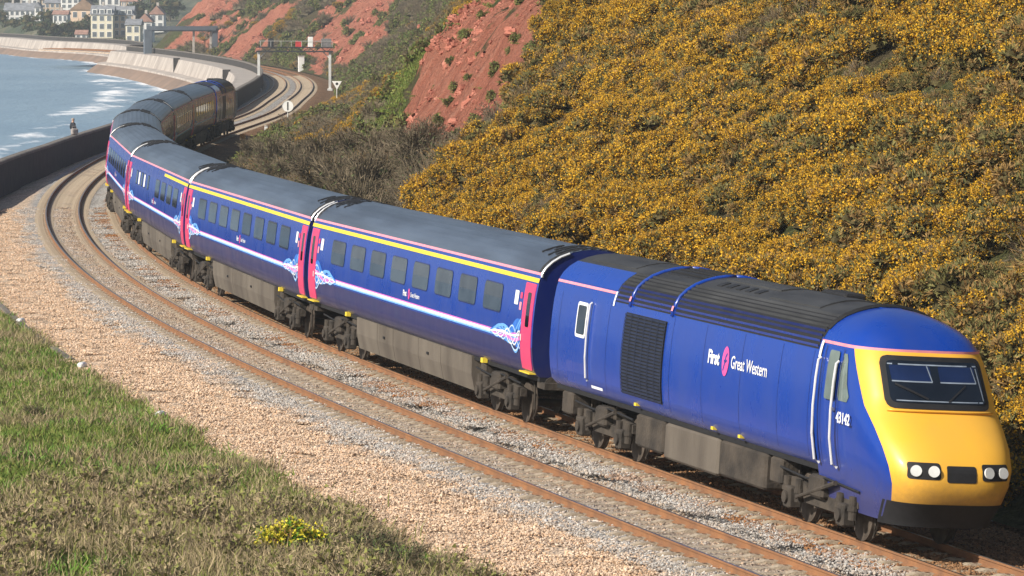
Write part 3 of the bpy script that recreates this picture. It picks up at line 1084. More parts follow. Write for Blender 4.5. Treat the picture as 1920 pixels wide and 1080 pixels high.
def wheelset_bogie(parent, x, wb=2.6, motor=False):
    """a bogie: frames, bolster, four wheels with axle boxes, springs and dampers"""
    b = empty('bogie'); b.parent = parent; b.location = (x, 0, 0)
    for sd in (-1, 1):
        f = MB()
        y = sd * 1.02
        pr = [(-wb / 2 - 0.45, 0.62), (-wb / 2 - 0.45, 0.80), (-wb / 2 + 0.25, 0.86), (-0.62, 0.66), (0.62, 0.66), (wb / 2 - 0.25, 0.86), (wb / 2 + 0.45, 0.80), (wb / 2 + 0.45, 0.62), (wb / 2 - 0.2, 0.60), (0.7, 0.42), (-0.7, 0.42), (-wb / 2 + 0.2, 0.60)]
        n = len(pr)
        f.add([(px, y - 0.07, pz) for px, pz in pr] + [(px, y + 0.07, pz) for px, pz in pr],
              [tuple(range(n)), tuple(range(2 * n - 1, n - 1, -1))] + [(i, i + n, (i + 1) % n + n, (i + 1) % n) for i in range(n)])
        f.build('side_frame', M_grime, b)
        for k in (-1, 1):
            w = MB(); w.disc((k * wb / 2, sd * 0.75, 0.46), (0, 1, 0), 0.46, 0.11, 28); w.disc((k * wb / 2, sd * 0.70, 0.46), (0, 1, 0), 0.485, 0.03, 28)
            w.build('wheel', M_wheel, b, smooth=40)
            a = MB(); a.bbox(k * wb / 2 - 0.17, k * wb / 2 + 0.17, min(sd * 1.0, sd * 1.26), max(sd * 1.0, sd * 1.26), 0.26, 0.66, 0.03)
            a.disc((k * wb / 2, sd * 1.28, 0.46), (0, 1, 0), 0.115, 0.06, 14)
            a.build('axle_box', M_grime, b)
            for e in (-1, 1):
                s = MB(); s.tube([(k * wb / 2 + e * 0.30, sd * 1.12, 0.40), (k * wb / 2 + e * 0.30, sd * 1.12, 0.82)], 0.085, 12)
                s.tube([(k * wb / 2 + e * 0.30, sd * 1.12, 0.56), (k * wb / 2 + e * 0.30, sd * 1.12, 0.64)], 0.105, 12)
                s.build('spring', M_grime, b)
        d = MB(); d.tube([(-0.9, sd * 1.22, 0.50), (0.95, sd * 1.22, 0.98)], [0.035, 0.05], 8); d.build('damper', M_grime, b)
        a = MB(); a.bbox(-0.34, 0.34, min(sd * 0.95, sd * 1.24), max(sd * 0.95, sd * 1.24), 0.60, 1.02, 0.05); a.build('air_spring', M_grime, b)
        br = MB(); br.box(-wb / 2 + 0.60, wb / 2 - 0.60, min(sd * 0.70, sd * 0.74), max(sd * 0.70, sd * 0.74), 0.40, 0.46); br.bbox(-wb / 2 + 0.52, -wb / 2 + 0.68, min(sd * 0.66, sd * 0.86), max(sd * 0.66, sd * 0.86), 0.30, 0.62, 0.03); br.bbox(wb / 2 - 0.68, wb / 2 - 0.52, min(sd * 0.66, sd * 0.86), max(sd * 0.66, sd * 0.86), 0.30, 0.62, 0.03)
        br.build('brake_gear', M_grime, b)
    for sd in (-1, 1):
        p = MB(); p.tube([(-wb / 2 - 0.6, sd * 1.16, 0.95), (-0.5, sd * 1.2, 0.9), (0.4, sd * 1.18, 1.0), (wb / 2 + 0.6, sd * 1.15, 0.93)], 0.022, 6); p.build('air_pipe', M_black, b)
        for k in (-1, 1):
            p = MB(); p.tube([(k * (wb / 2 + 0.55), sd * 0.8, 0.9), (k * (wb / 2 + 0.56), sd * 0.78, 0.35), (k * (wb / 2 + 0.45), sd * 0.76, 0.12)], 0.025, 6); p.build('sand_pipe', M_grime, b)
    m = MB(); m.bbox(-0.4, 0.4, -1.05, 1.05, 0.55, 0.95, 0.05)
    for k in (-1, 1):
        m.tube([(k * wb / 2, -0.75, 0.46), (k * wb / 2, 0.75, 0.46)], 0.09, 10)
    m.build('bolster', M_grime, b)
    return b


def swirl_lines(parent, xend, dirn, sd, seed):
    """bundle of light lines that fans out of the band beside a door; dirn = +1 when the door lies towards +x"""
    r = random.Random(seed)
    L = 2.5

    def wave(amp, fr, rise, ph, w, m, off, lo=1.42, hi=2.62):
        pts = []
        for k in range(49):
            t = k / 48
            env = t ** 0.9
            z = 1.97 + rise * env + amp * env * math.sin(2 * math.pi * (fr * t + ph * t))
            pts.append((xend - dirn * L * (1 - t), max(lo, min(hi, z))))
        ww = [w * min(1.0, 0.35 + 1.6 * k / 48) for k in range(49)]
        if dirn < 0:
            pts = pts[::-1]; ww = ww[::-1]
        ribbon(pts, ww, sd, off).build('swirl_line', m, parent)
    # soft broad glow first, bright thin lines over it
    wave(0.20, 1.3, 0.16, 0.1, 0.24, M_glow, 0.0080)
    wave(-0.14, 1.1, 0.0, 0.2, 0.20, M_glow, 0.0084)
    for i, (m, w, amp, fr, rise) in enumerate(((M_lblue, 0.050, 0.34, 1.15, 0.12), (M_lblue, 0.045, 0.42, 0.95, 0.20), (M_lblue, 0.045, -0.32, 1.35, -0.06), (M_lblue, 0.07, 0.26, 0.6, 0.24), (M_pblue, 0.034, 0.28, 1.6, 0.06), (M_pblue, 0.040, -0.24, 1.3, -0.10),
                                               (M_magenta, 0.070, 0.11, 1.2, 0.04), (M_magenta, 0.05, -0.10, 0.9, 0.0), (M_white, 0.034, 0.22, 1.9, 0.03), (M_white, 0.030, -0.20, 1.7, -0.02), (M_white, 0.05, 0.05, 0.8, 0.10))):
        wave(amp, fr, rise, r.uniform(-0.25, 0.25), w, m, 0.0090 + 0.0011 * i)


def hatch_set(root, xc, dirn):
    """dark vent covers and lifting brackets near a coach end"""
    for i, (dx, y0, y1, wx) in enumerate(((0.5, -0.78, -0.10, 0.16), (0.85, -0.86, -0.20, 0.10), (1.15, -0.62, 0.05, 0.14), (1.55, -0.80, -0.30, 0.10), (0.7, 0.25, 0.85, 0.5), (1.7, 0.15, 0.6, 0.4))):
        mb = MB(); rows = []
        for k in range(5):
            y = y0 + (y1 - y0) * k / 4
            z = float(np.interp(abs(y), [p[0] for p in ROOF[::-1]], [p[1] for p in ROOF[::-1]]))
            rows.append([(xc - dirn * dx - wx / 2, y, z + 0.003), (xc - dirn * dx - wx / 2, y, z + 0.035), (xc - dirn * dx + wx / 2, y, z + 0.035), (xc - dirn * dx + wx / 2, y, z + 0.003)])
        mb.grid(rows)
        mb.add(rows[0], [(0, 1, 2, 3)]); mb.add(rows[-1], [(3, 2, 1, 0)])
        mb.build('roof_vent', M_roofd, root)


HL = 11.32      # half the body length of a coach


def coach(name, kind):
    """kind: first, buffet or standard. local +x points to the front of the train, -y to the sea"""
    root = empty(name)
    for sd in (-1, 1):
        side_shell(-HL, HL, sd, 2, [p for p in PROF if p[1] >= 1.8]).build('side_panel', M_blue, root, smooth=60)
        side_shell(-HL, HL, sd, 2, [p for p in PROF if p[1] <= 1.86]).build('lower_side', M_navy, root, smooth=60)  # navy stands in for the shade where the side curves under
    shell(ROOF, -HL, HL, 3, ribs=0.012).build('roof', M_roof, root, smooth=25)
    fl = MB(); fl.box(-HL + 0.01, HL - 0.01, -1.135, 1.135, 1.10, 1.199); fl.build('floor_frame', M_black, root)
    for e in (-1, 1):
        end_plate(e * (HL - 0.004), root, M_navy)
        g = MB(); g.bbox(min(e * HL, e * (HL + 0.145)), max(e * HL, e * (HL + 0.145)), -0.56, 0.56, 1.25, 3.35, 0.03); g.build('gangway_bellows', M_black, root)
        # pale rain strip round the roof end
        for sd in (-1, 1):
            tb = MB(); tb.tube([(e * (HL + 0.012), sd * w * 1.0, z) for w, z in ([(1.235, 3.44)] + ROOF[:5])], 0.032, 6)
            tb.build('roof_end_strip', M_steel, root)
        ru = MB(); ru.tube([(e * (HL - 0.20), w * s2, z + 0.012) for s2, seq in ((-1, ROOF), (1, ROOF[-2::-1])) for w, z in seq], 0.03, 6); ru.build('roof_rib', M_roofd, root)
        bf = MB()
        for sd in (-1, 1):
            bf.disc((e * (HL + 0.07), sd * 0.87, 1.06), (1, 0, 0), 0.16, 0.03, 16); bf.tube([(e * (HL - 0.1), sd * 0.87, 1.06), (e * (HL + 0.06), sd * 0.87, 1.06)], 0.06, 8)
        bf.box(min(e * HL - .3, e * HL + .3), max(e * HL - .3, e * HL + .3), -1.1, 1.1, 0.95, 1.095)
        bf.build('headstock', M_grime, root)
        hatch_set(root, e * HL, e)
        wheelset_bogie(root, e * 8.0)
        for sd in (-1, 1):
            xa, xb = sorted((e * (HL - 0.12), e * (HL - 0.93)))
            d = patch(xa, xb, 1.33, 3.27, sd, 0.014, 0.03, 8, thick=0.02).build('door', M_pink, root, smooth=40)
            wa, wb_ = sorted((e * (HL - 0.34), e * (HL - 0.62)))
            patch(wa, wb_, 2.28, 3.06, sd, 0.018, 0.05).build('door_window', M_cabglass, d)
            h = MB(); p0 = conform(e * (HL - 0.84), 1.95, sd, 0.03); p1 = conform(e * (HL - 0.84), 2.1, sd, 0.03); h.tube([p0, p1], 0.018, 6); h.build('handle', M_steel, d)
            st = MB(); y0, y1 = sorted((sd * 1.12, sd * 1.36)); st.box(xa, xb, y0, y1, 1.245, 1.275); st.build('door_step', M_stripe_y, root)
            sa, sb = sorted((e * (HL - 1.36), e * (HL - 1.66)))
            patch(sa, sb, 2.72, 3.04, sd, 0.010, 0.02).build('sign_plate', M_white, root)
            sa, sb = sorted((e * (HL - 1.05), e * (HL - 1.22)))
            patch(sa, sb, 2.88, 3.02, sd, 0.012, 0.02).build('door_lamp', M_pink, root)
            patch(sa, sb, 2.62, 2.80, sd, 0.012, 0.02).build('door_button_plate', M_stripe_p, root)
            swirl_lines(root, e * (HL - 0.98), e, sd, 5 if e > 0 else 9)
            jm = MB(); y0, y1 = sorted((sd * 1.15, sd * 1.27)); jm.box(e * 6.9 - 0.09, e * 6.9 + 0.09, y0, y1, 1.13, 1.24); jm.build('jacking_point', M_stripe_y, root)
    for sd in (-1, 1):
        # windows
        if kind == 'buffet':
            xs = [(-3.5 + i) * 2.236 for i in (4, 5, 6, 7)] if True else []
            small = [-7.4, -6.3, -5.2, -4.1, -2.6]
        else:
            xs = [(i - 3.5) * 2.236 for i in range(8)]
            small = []
        for xc in xs:
            fr = patch(xc - 0.79, xc + 0.79, 2.42, 3.10, sd, 0.006, 0.12).build('window', M_navy, root)
            patch(xc - 0.765, xc + 0.765, 2.445, 3.075, sd, 0.011, 0.10).build('pane', M_glass, fr)
        for xc in small:
            fr = patch(xc - 0.30, xc + 0.30, 2.55, 3.08, sd, 0.006, 0.07).build('window', M_black, root)
            patch(xc - 0.27, xc + 0.27, 2.58, 3.05, sd, 0.011, 0.06).build('pane', M_white if xc in (-6.3, -4.1) else M_glass, fr)
        # cantrail line and class stripe
        ribbon([(-HL, 3.505), (HL, 3.505)], 0.055, sd, 0.008).build('cantrail_line', M_stripe_p, root)
        if kind == 'first':
            ribbon([(-HL, 3.355), (HL, 3.355)], 0.095, sd, 0.016).build('class_stripe', M_stripe_y, root)
        elif kind == 'buffet':
            ribbon([(3.0, 3.355), (HL, 3.355)], 0.095, sd, 0.016).build('class_stripe', M_stripe_y, root)
        # the straight band: pink edge over white over pale blue
        a, b = -HL + 2.9, HL - 2.9
        for (z, w, m, k) in ((2.022, 0.032, M_magenta, 0), (1.985, 0.046, M_white, 1), (1.945, 0.038, M_pblue, 2), (1.912, 0.030, M_lblue, 3)):
            tap = [(a - 1.2, 1.98), (a - 0.5, z * 0.5 + 0.99), (a, z), (b, z), (b + 0.5, z * 0.5 + 0.99), (b + 1.2, 1.98)]
            ribbon(tap, [w * 0.5, w * 0.8, w, w, w * 0.8, w * 0.5], sd, 0.0075 + 0.0004 * k).build('livery_band', m, root)
        x0 = 0.55 if sd < 0 else -0.55
        f_ = -sd
        wd = lettering('First', 0.20, x0 - f_ * 1.0, 2.17, sd, 0.012, 'lettering', M_white, root, 0.008)
        logo(root, x0 - f_ * 0.40, 2.24, 0.12, sd)
        lettering('Great Western', 0.17, x0 - f_ * 0.24, 2.18, sd, 0.012, 'lettering', M_white, root, 0.002, 0.85)
        # equipment modules between the bogies
        x = -5.9
        for i, w in enumerate((2.3, 1.7, 2.6, 2.2, 2.9)):
            pm = MB()
            ya, yb = sd * 1.20, sd * 1.08
            x1 = x + w - 0.035
            pm.add([(x, ya, 1.185), (x1, ya, 1.185), (x1, ya - sd * 0.02, 0.75), (x, ya - sd * 0.02, 0.75), (x, yb, 0.36), (x1, yb, 0.36), (x, sd * 0.1, 0.36), (x1, sd * 0.1, 0.36), (x, sd * 0.1, 1.185), (x1, sd * 0.1, 1.185)],
                   [(0, 1, 2, 3), (3, 2, 5, 4), (4, 5, 7, 6), (0, 3, 4, 6, 8), (1, 9, 7, 5, 2), (0, 8, 9, 1), (6, 7, 9, 8)])
            pnl = pm.build('equipment_panel', M_skirt, root)
            if i in (1, 3):
                hb = MB(); hb.box(x + w * 0.4, x + w * 0.4 + 0.16, min(sd * 1.19, sd * 1.215), max(sd * 1.19, sd * 1.215), 0.86, 0.92); hb.build('latch', M_black, pnl)
            x += w
        for xx in (-6.6, 6.45):
            bx_ = MB(); bx_.bbox(xx - 0.22, xx + 0.22, min(sd * 0.7, sd * 1.1), max(sd * 0.7, sd * 1.1), 0.62, 1.09, 0.03); bx_.build('air_tank', M_grime, root)
    return root


def logo(parent, x, z, r, sd):
    """pink roundel with a curling white gap"""
    mb = MB(); rows = []
    for k in range(25):
        t = math.pi * 2 * k / 24
        rows.append((x + r * 0.72 * math.cos(t) * (1 if sd < 0 else -1), z + r * 1.15 * math.sin(t)))
    mb.add([conform(a, b, sd, 0.012) for a, b in rows[:-1]], [tuple(range(24))])
    lg = mb.build('logo', M_magpink, parent)
    s = -sd
    ribbon([(x - s * r * 0.35, z - r * 0.75), (x - s * r * 0.12, z - 0.15 * r), (x + s * r * 0.02, z + r * 0.35), (x + s * r * 0.28, z + r * 0.62)], r * 0.20, sd, 0.016).build('logo_curl', M_blue, lg)
    ribbon([(x - s * r * 0.30, z + r * 0.05), (x + s * r * 0.05, z - 0.05 * r), (x + s * r * 0.30, z + 0.1 * r)], r * 0.16, sd, 0.016).build('logo_curl', M_blue, lg)


M_magpink = mat('logo_pink', (0.84, 0.10, 0.36), 0.45, 0, var=0.1, vscale=6)


# ---------------- power car
PR, PJ = -9.75, 5.85        # rear end and cab joint (local x)


def front_x(z):
    """x of the nose on the centre line, by height"""
    return float(np.interp(z, [0.55, 0.95, 1.25, 1.55, 1.85, 2.15, 2.5, 3.40, 3.52, 3.66, 3.79, 3.91, 4.0, 4.065, 4.10, 4.115],
                           [9.15, 9.48, 9.60, 9.55, 9.33, 8.99, 8.54, 7.93, 7.81, 7.65, 7.42, 7.13, 6.82, 6.48, 6.20, 5.93]))


NOSE_L, NOSE_N = 1.15, 3.3


def nose_pt(z, phi, off=0.0):
    """point on the cab surface; phi 0 = centre line, +-90 = corner on the side (negative = sea side)"""
    w = half_w(z) if z >= 1.32 else float(np.interp(z, [0.55, 1.0, 1.32], [1.10, 1.20, 1.27]))
    L = min(NOSE_L, front_x(z) - PJ - 0.02)
    a = abs(phi)
    sgn = 1 if phi >= 0 else -1
    y = w * math.sin(a) ** (2 / NOSE_N)
    x = front_x(z) - L * (1 - max(0.0, math.cos(a)) ** (2 / NOSE_N))
    y *= 1 - 0.075 * min(1.0, max(0.0, (x - PJ) / 3.2)) ** 1.6
    return Vector((x, sgn * y, z))


def nose_off(z, phi, off):
    e = 0.02
    p = nose_pt(z, phi)
    du = nose_pt(z, phi + e) - nose_pt(z, phi - e)
    dv = nose_pt(z + e, phi) - nose_pt(z - e, phi)
    n = du.cross(dv).normalized()
    if n.x < 0 and abs(n.x) > 0.02 or (abs(n.x) <= 0.02 and n.y * p.y < 0):
        n = -n
    return p + n * off


def cab_side(x, z, sd, off):
    """point on the cab flank at a given x"""
    xs = front_x(z) - NOSE_L
    if x <= xs:
        p = nose_pt(z, math.pi / 2); return Vector((x, sd * (p.y + off), z))
    c = max(0.0, min(1.0, 1 - (front_x(z) - x) / NOSE_L))
    c = 1 - (front_x(z) - x) / NOSE_L
    ph = math.acos(max(0.0, min(1.0, c)) ** (NOSE_N / 2))
    return nose_off(z, sd * min(ph, R(88.5)), off)


def phi_at_y(z, y):
    w = half_w(z)
    return (1 if y >= 0 else -1) * math.asin(min(1, (abs(y) / w) ** (NOSE_N / 2)))


def phi_b(z):
    return R(float(np.interp(z, [0.6, 2.16, 3.45], [66, 67, 75])))


def power_car(name, front=True):
    root = empty(name)
    for sd in (-1, 1):
        side_shell(PR, PJ, sd, 2, [p for p in PROF if p[1] >= 1.5]).build('side_panel', M_blue, root, smooth=60)
        side_shell(PR, PJ, sd, 2, [p for p in PROF if p[1] <= 1.56]).build('lower_side', M_blue, root, smooth=60)
    shell(ROOF, PR, PJ, 3, ribs=0.0).build('roof', M_pcroof, root, smooth=30)
    fl = MB(); fl.box(PR + 0.01, PJ, -1.135, 1.135, 1.10, 1.199); fl.build('floor_frame', M_black, root)
    end_plate(PR + 0.004, root, M_navy)
    g = MB(); g.bbox(PR - 0.5, PR, -0.56, 0.56, 1.25, 3.35, 0.03); g.build('gangway_bellows', M_black, root)
    # blue roof side at the rear, pink cantrail line up to the louvres
    for sd in (-1, 1):
        x12 = 7 - 12.75
        mb = MB(); mb.grid([[(x, sd * (w + 0.004), z + 0.004) for (w, z) in ROOF[:4]] for x in (PR + 0.002, x12)])
        mb.build('roof_shoulder', M_blue, root, smooth=30)
        ribbon([(PR, 3.47), (x12, 3.47)], 0.055, sd, 0.010).build('cantrail_line', M_stripe_p, root)
        patch(x12 - 0.03, x12 + 0.06, 3.20, 3.50, sd, 0.012, nz=3).build('line_end', M_white, root)
        # louvre bays: recessed black with proud slats
        bays = [(x12 + 0.10, 7 - 11.75), (7 - 11.6, 7 - 9.15), (7 - 9.0, 7 - 1.2)]
        sec = [(1.292, 3.295)] + [PROF[-1]] + ROOF[1:4]
        for (xa, xb) in bays:
            lv = MB(); lv.grid([[(x, sd * (w + 0.005), z + 0.005) for (w, z) in sec] for x in (xa, xb)])
            lo = lv.build('roof_louvre', M_black, root)
            acc = [0]
            for i in range(len(sec) - 1):
                acc.append(acc[-1] + math.hypot(sec[i + 1][0] - sec[i][0], sec[i + 1][1] - sec[i][1]))
            for r in range(8):
                t = (r + 0.35) / 8 * acc[-1]
                def at(t):
                    return np.array([np.interp(t, acc, [q[0] for q in sec]), np.interp(t, acc, [q[1] for q in sec])])
                p, q = at(t), at(t + 0.040)
                dn = np.array([-(q - p)[1], (q - p)[0]]); dn = dn / np.linalg.norm(dn)
                dn = -dn if dn[0] < 0 else dn
                p2, q2 = p + dn * 0.012, q + dn * 0.042
                sl = MB()
                sec4 = [p2, q2, q2 - dn * 0.012, p2 - dn * 0.008]
                sl.grid([[(x, sd * v[0], v[1]) for v in sec4] for x in (xa + 0.01, xb - 0.01)], closed=True)
                sl.build('slat', M_blue if r < 2 else (M_pcroof if r > 3 else M_navy), lo)
        for xr in (7 - 11.68, 7 - 9.08):
            tb = MB(); tb.tube([(xr, sd * (w + 0.012), z + 0.012) for w, z in [(1.30, 3.25)] + sec[1:] + ROOF[4:]], 0.045, 6); tb.build('roof_rib', M_blue if True else M_pcroof, root, smooth=True)
            patch(xr - 0.05, xr + 0.05, 3.36, 3.46, sd, 0.058, nz=2).build('rib_mark', M_stripe_p, root)
        # side grille: black recess, horizontal slats and uprights
        ga, gb = 7 - 11.85, 7 - 9.30
        gp = patch(ga, gb, 1.46, 3.14, sd, 0.006, 0, 10).build('side_grille', M_black, root)
        nsl = 24
        for r in range(nsl):
            z = 1.50 + (3.10 - 1.50) * r / (nsl - 1)
            sl = MB(); sl.grid([[conform(x, z - 0.022, sd, 0.010), conform(x, z - 0.018, sd, 0.030), conform(x, z + 0.012, sd, 0.022), conform(x, z + 0.018, sd, 0.010)] for x in (ga + 0.03, gb - 0.03)])
            sl.build('slat', M_grille, gp)
        for r in range(7):
            x = ga + 0.03 + (gb - ga - 0.06) * r / 6
            patch(x - 0.018, x + 0.018, 1.48, 3.12, sd, 0.034, 0, 8).build('upright', M_grille, gp)
        # guard's door with window and handrails
        dr = patch(7 - 15.55, 7 - 14.2, 1.35, 3.24, sd, 0.004, 0.04, 8).build('door', M_blue, root)
        fr = patch(7 - 15.02, 7 - 14.33, 2.37, 3.13, sd, 0.010, 0.07).build('window_frame', M_white, dr)
        patch(7 - 14.95, 7 - 14.40, 2.44, 3.06, sd, 0.015, 0.05).build('pane', M_glass, fr)
        hr = MB(); hr.tube([conform(7 - 14.12, 1.50, sd, 0.02)] + [conform(7 - 14.08, z, sd, 0.06) for z in (1.56, 2.0, 2.5, 3.0, 3.12)] + [conform(7 - 14.08, 3.16, sd, 0.02)], 0.026, 8); hr.build('handrail', M_steel, root)
        for xs_ in (7 - 16.2, 7 - 12.9, 7 - 8.9, 7 - 7.0, 7 - 4.9, 7 - 2.9, 7 - 1.35):
            patch(xs_ - 0.008, xs_ + 0.008, 1.34, 3.26, sd, 0.0035, 0, 8).build('panel_seam', M_navy, root)
        # running plate details
        patch(7 - 13.9, 7 - 13.15, 1.36, 1.42, sd, 0.010, 0, 2).build('data_panel', M_white, root)
        # lettering
        sg_ = -sd
        xt = (7 - 6.72) if sd < 0 else (7 - 3.25)
        lettering('First', 0.36, xt, 2.56, sd, 0.012, 'lettering', M_white, root, 0.014, 0.98)
        logo(root, xt + sg_ * 0.98, 2.66, 0.25, sd)
        lettering('Great Western', 0.345, xt + sg_ * 1.28, 2.56, sd, 0.012, 'lettering', M_white, root, 0.003, 0.90)
        for xx in (7 - 11.0, 7 - 6.4, 7 - 4.9):
            lt = MB(); y0, y1 = sorted((sd * 1.2, sd * 1.31)); lt.box(xx - 0.06, xx + 0.06, y0, y1, 1.27, 1.33); lt.build('solebar_lamp', M_stripe_y, root)
    # roof gear
    def roof_pad(x0, x1, y0, y1, h, m, name):
        mb = MB(); rows = []
        for k in range(7):
            y = y0 + (y1 - y0) * k / 6
            z = float(np.interp(abs(y), [p[0] for p in ROOF[::-1]], [p[1] for p in ROOF[::-1]]))
            rows.append([(x0, y, z - 0.01), (x0, y, z + h), (x1, y, z + h), (x1, y, z - 0.01)])
        mb.grid(rows); mb.add(rows[0], [(0, 1, 2, 3)]); mb.add(rows[-1], [(3, 2, 1, 0)])
        return mb.build(name, m, root)
    fan = roof_pad(7 - 11.5, 7 - 9.25, -0.62, 0.62, 0.012, M_roofd, 'radiator_opening')
    for k in range(6):
        y = -0.52 + 0.2 * k
        z = float(np.interp(abs(y), [p[0] for p in ROOF[::-1]], [p[1] for p in ROOF[::-1]]))
        mb = MB(); mb.box(7 - 11.45, 7 - 9.3, y - 0.02, y + 0.02, z + 0.012, z + 0.04); mb.build('bar', M_black, fan)
    for k in range(5):
        roof_pad(7 - 8.25 + k * 0.52, 7 - 8.0 + k * 0.52, -0.70, -0.50, 0.02, M_roofd, 'vent_slot')
    roof_pad(7 - 8.5, 7 - 5.5, -0.40, 0.75, 0.03, M_pcroof, 'roof_hatch')
    roof_pad(7 - 5.2, 7 - 2.6, -0.75, 0.75, 0.03, M_pcroof, 'roof_hatch')
    ex = MB(); ex.bbox(7 - 4.6, 7 - 3.4, 0.05, 0.5, 4.06, 4.20, 0.04); ex.build('exhaust', M_black, root)
    roof_pad(PR + 0.6, 7 - 13.2, -0.7, 0.7, 0.02, M_pcroof, 'roof_hatch')
    # cab shell: rows by height
    zs_roof = [3.46, 3.52, 3.59, 3.66, 3.73, 3.79, 3.85, 3.91, 3.96, 4.0, 4.035, 4.065, 4.09, 4.10, 4.108]
    zs_body = [0.55, 0.75, 0.95, 1.10, 1.25, 1.40, 1.55, 1.70, 1.85, 2.0, 2.15, 2.3, 2.5, 2.7, 2.9, 3.1, 3.3, 3.46]
    def row(z, mode):
        L = min(NOSE_L, front_x(z) - PJ - 0.02)
        xs = front_x(z) - L
        pb = phi_b(z)
        out = []
        def side(sg_, rear_to_front=True):
            pts = [Vector((PJ + (xs - PJ) * t, sg_ * nose_pt(z, math.pi / 2).y, z)) for t in (0, 0.33, 0.66)]
            pts += [nose_pt(z, sg_ * (math.pi / 2 - (math.pi / 2 - pb) * t)) for t in (0, 0.33, 0.66, 1.0)]
            return pts
        if mode == 'all':
            a = [Vector((PJ + (xs - PJ) * t, -nose_pt(z, math.pi / 2).y, z)) for t in (0, 0.33, 0.66)]
            m = [nose_pt(z, R(-90 + 180 * k / 28)) for k in range(29)]
            b = [Vector((p.x, -p.y, p.z)) for p in a[::-1]]
            return a + m + b
        if mode == 'front':
            return [nose_pt(z, -pb + 2 * pb * k / 24) for k in range(25)]
        if mode == 'sea':
            return side(-1)
        return side(1)
    mb = MB(); mb.grid([row(z, 'all') for z in zs_roof]); tip = row(4.108, 'all'); mb.add(tip + [(p.x, p.y * 0.3, 4.113) for p in tip], [])
    n = len(tip)
    mb.add(tip, [tuple(range(n))])
    mb.build('cab_roof', M_blue, root, smooth=50)
    mb = MB(); mb.grid([row(z, 'front') for z in zs_body]); fr_ = mb.build('cab_front', M_yel, root, smooth=50)
    mb = MB(); mb.grid([row(z, 'sea') for z in zs_body]); mb.build('cab_side', M_blue, root, smooth=50)
    mb = MB(); mb.grid([row(z, 'land') for z in zs_body]); mb.build('cab_side', M_blue, root, smooth=50)
    # pink line round the base of the dome
    z = 3.46
    pts = [Vector((PJ + 0.02, -half_w(z) - 0.008, z))] + [nose_off(z, R(-89 + 178 * k / 40), 0.010) for k in range(41)] + [Vector((PJ + 0.02, half_w(z) + 0.008, z))]
    mb = MB(); mb.grid([[p + Vector((0, 0, -0.028)), p + Vector((0, 0, 0.028))] for p in pts]); mb.build('cantrail_line', M_stripe_p, root)
    # black edge where the dome meets the roof
    mb = MB(); mb.tube([(PJ + 0.0, w * s2, z + 0.016) for s2, seq in ((-1, ROOF[1:]), (1, ROOF[-2:0:-1])) for w, z in seq], 0.055, 6); mb.build('roof_edge', M_black, root)
    # windscreen
    def front_patch(z0, z1, y0, y1, off, rad, inset=0.0, nz=10, ny=14, taper=0.0):
        mb = MB(); rows = []
        zs = sorted(set([z0, z0 + rad * .15, z0 + rad * .4, z0 + rad, z1 - rad, z1 - rad * .4, z1 - rad * .15, z1] + [z0 + (z1 - z0) * i / nz for i in range(nz + 1) if rad < (z1 - z0) * i / nz < (z1 - z0) - rad]))
        for z in zs:
            d = min(z - z0, z1 - z); ins = 0
            if d < rad:
                ins = rad - math.sqrt(max(0, rad * rad - (rad - d) ** 2))
            tp = taper * (z - z0) / (z1 - z0)
            a, b = y0 + ins + tp, y1 - ins - tp
            rows.append([nose_off(z, phi_at_y(z, a + (b - a) * k / ny), off) for k in range(ny + 1)])
        mb.grid(rows)
        return mb
    ws = front_patch(2.50, 3.385, -1.05, 1.05, 0.012, 0.14, taper=0.06).build('windscreen_frame', M_black, root, smooth=True)
    front_patch(2.60, 3.30, -0.95, 0.95, 0.020, 0.09, taper=0.05).build('windscreen', M_cabglass, ws, smooth=True)
    def wline(y0, z0, y1, z1, w, m, name, off=0.026):
        mb = MB(); rows = []
        d = math.hypot(y1 - y0, z1 - z0); ny, nz_ = -(z1 - z0) / d * w / 2, (y1 - y0) / d * w / 2
        for k in range(7):
            t = k / 6; y = y0 + (y1 - y0) * t; z = z0 + (z1 - z0) * t
            rows.append([nose_off(z + nz_, phi_at_y(z, y + ny), off), nose_off(z - nz_, phi_at_y(z, y - ny), off)])
        mb.grid(rows); mb.build(name, m, ws)
    M_blind = mat('cab_blind_frame', (0.26, 0.31, 0.38), 0.4, 0, var=0.2, vscale=6)
    M_blindf = mat('cab_blind_film', (0.010, 0.022, 0.075), 0.15, 0, var=0.2, vscale=2)
    for (a, b) in ((-0.86, -0.10), (0.06, 0.80)):
        front_patch(2.96, 3.22, a, b, 0.023, 0.03, ny=6, nz=4).build('sun_blind', M_blindf, ws)
        wline(a, 2.95, b, 2.95, 0.022, M_blind, 'blind_edge')
        wline(b, 2.95, b - 0.06, 3.22, 0.020, M_blind, 'blind_edge')
    wline(-0.88, 3.235, 0.86, 3.235, 0.022, M_blind, 'blind_edge')
    wline(0.90, 2.66, 0.84, 3.2, 0.025, M_blind, 'blind_edge')
    wline(-0.85, 2.63, 0.88, 2.63, 0.018, M_blind, 'blind_edge')
    wline(-0.82, 2.90, -0.25, 2.66, 0.035, M_black, 'wiper_arm', 0.04)
    wline(0.15, 2.62, 0.55, 2.90, 0.025, M_black, 'wiper_arm', 0.04)
    # ledge under the windscreen
    pts = [nose_off(2.455, phi_at_y(2.455, -1.05 + 2.1 * k / 20), 0.03) for k in range(21)]
    mb = MB(); mb.tube(pts, 0.022, 6); mb.build('windscreen_ledge', M_yel, root, smooth=True)
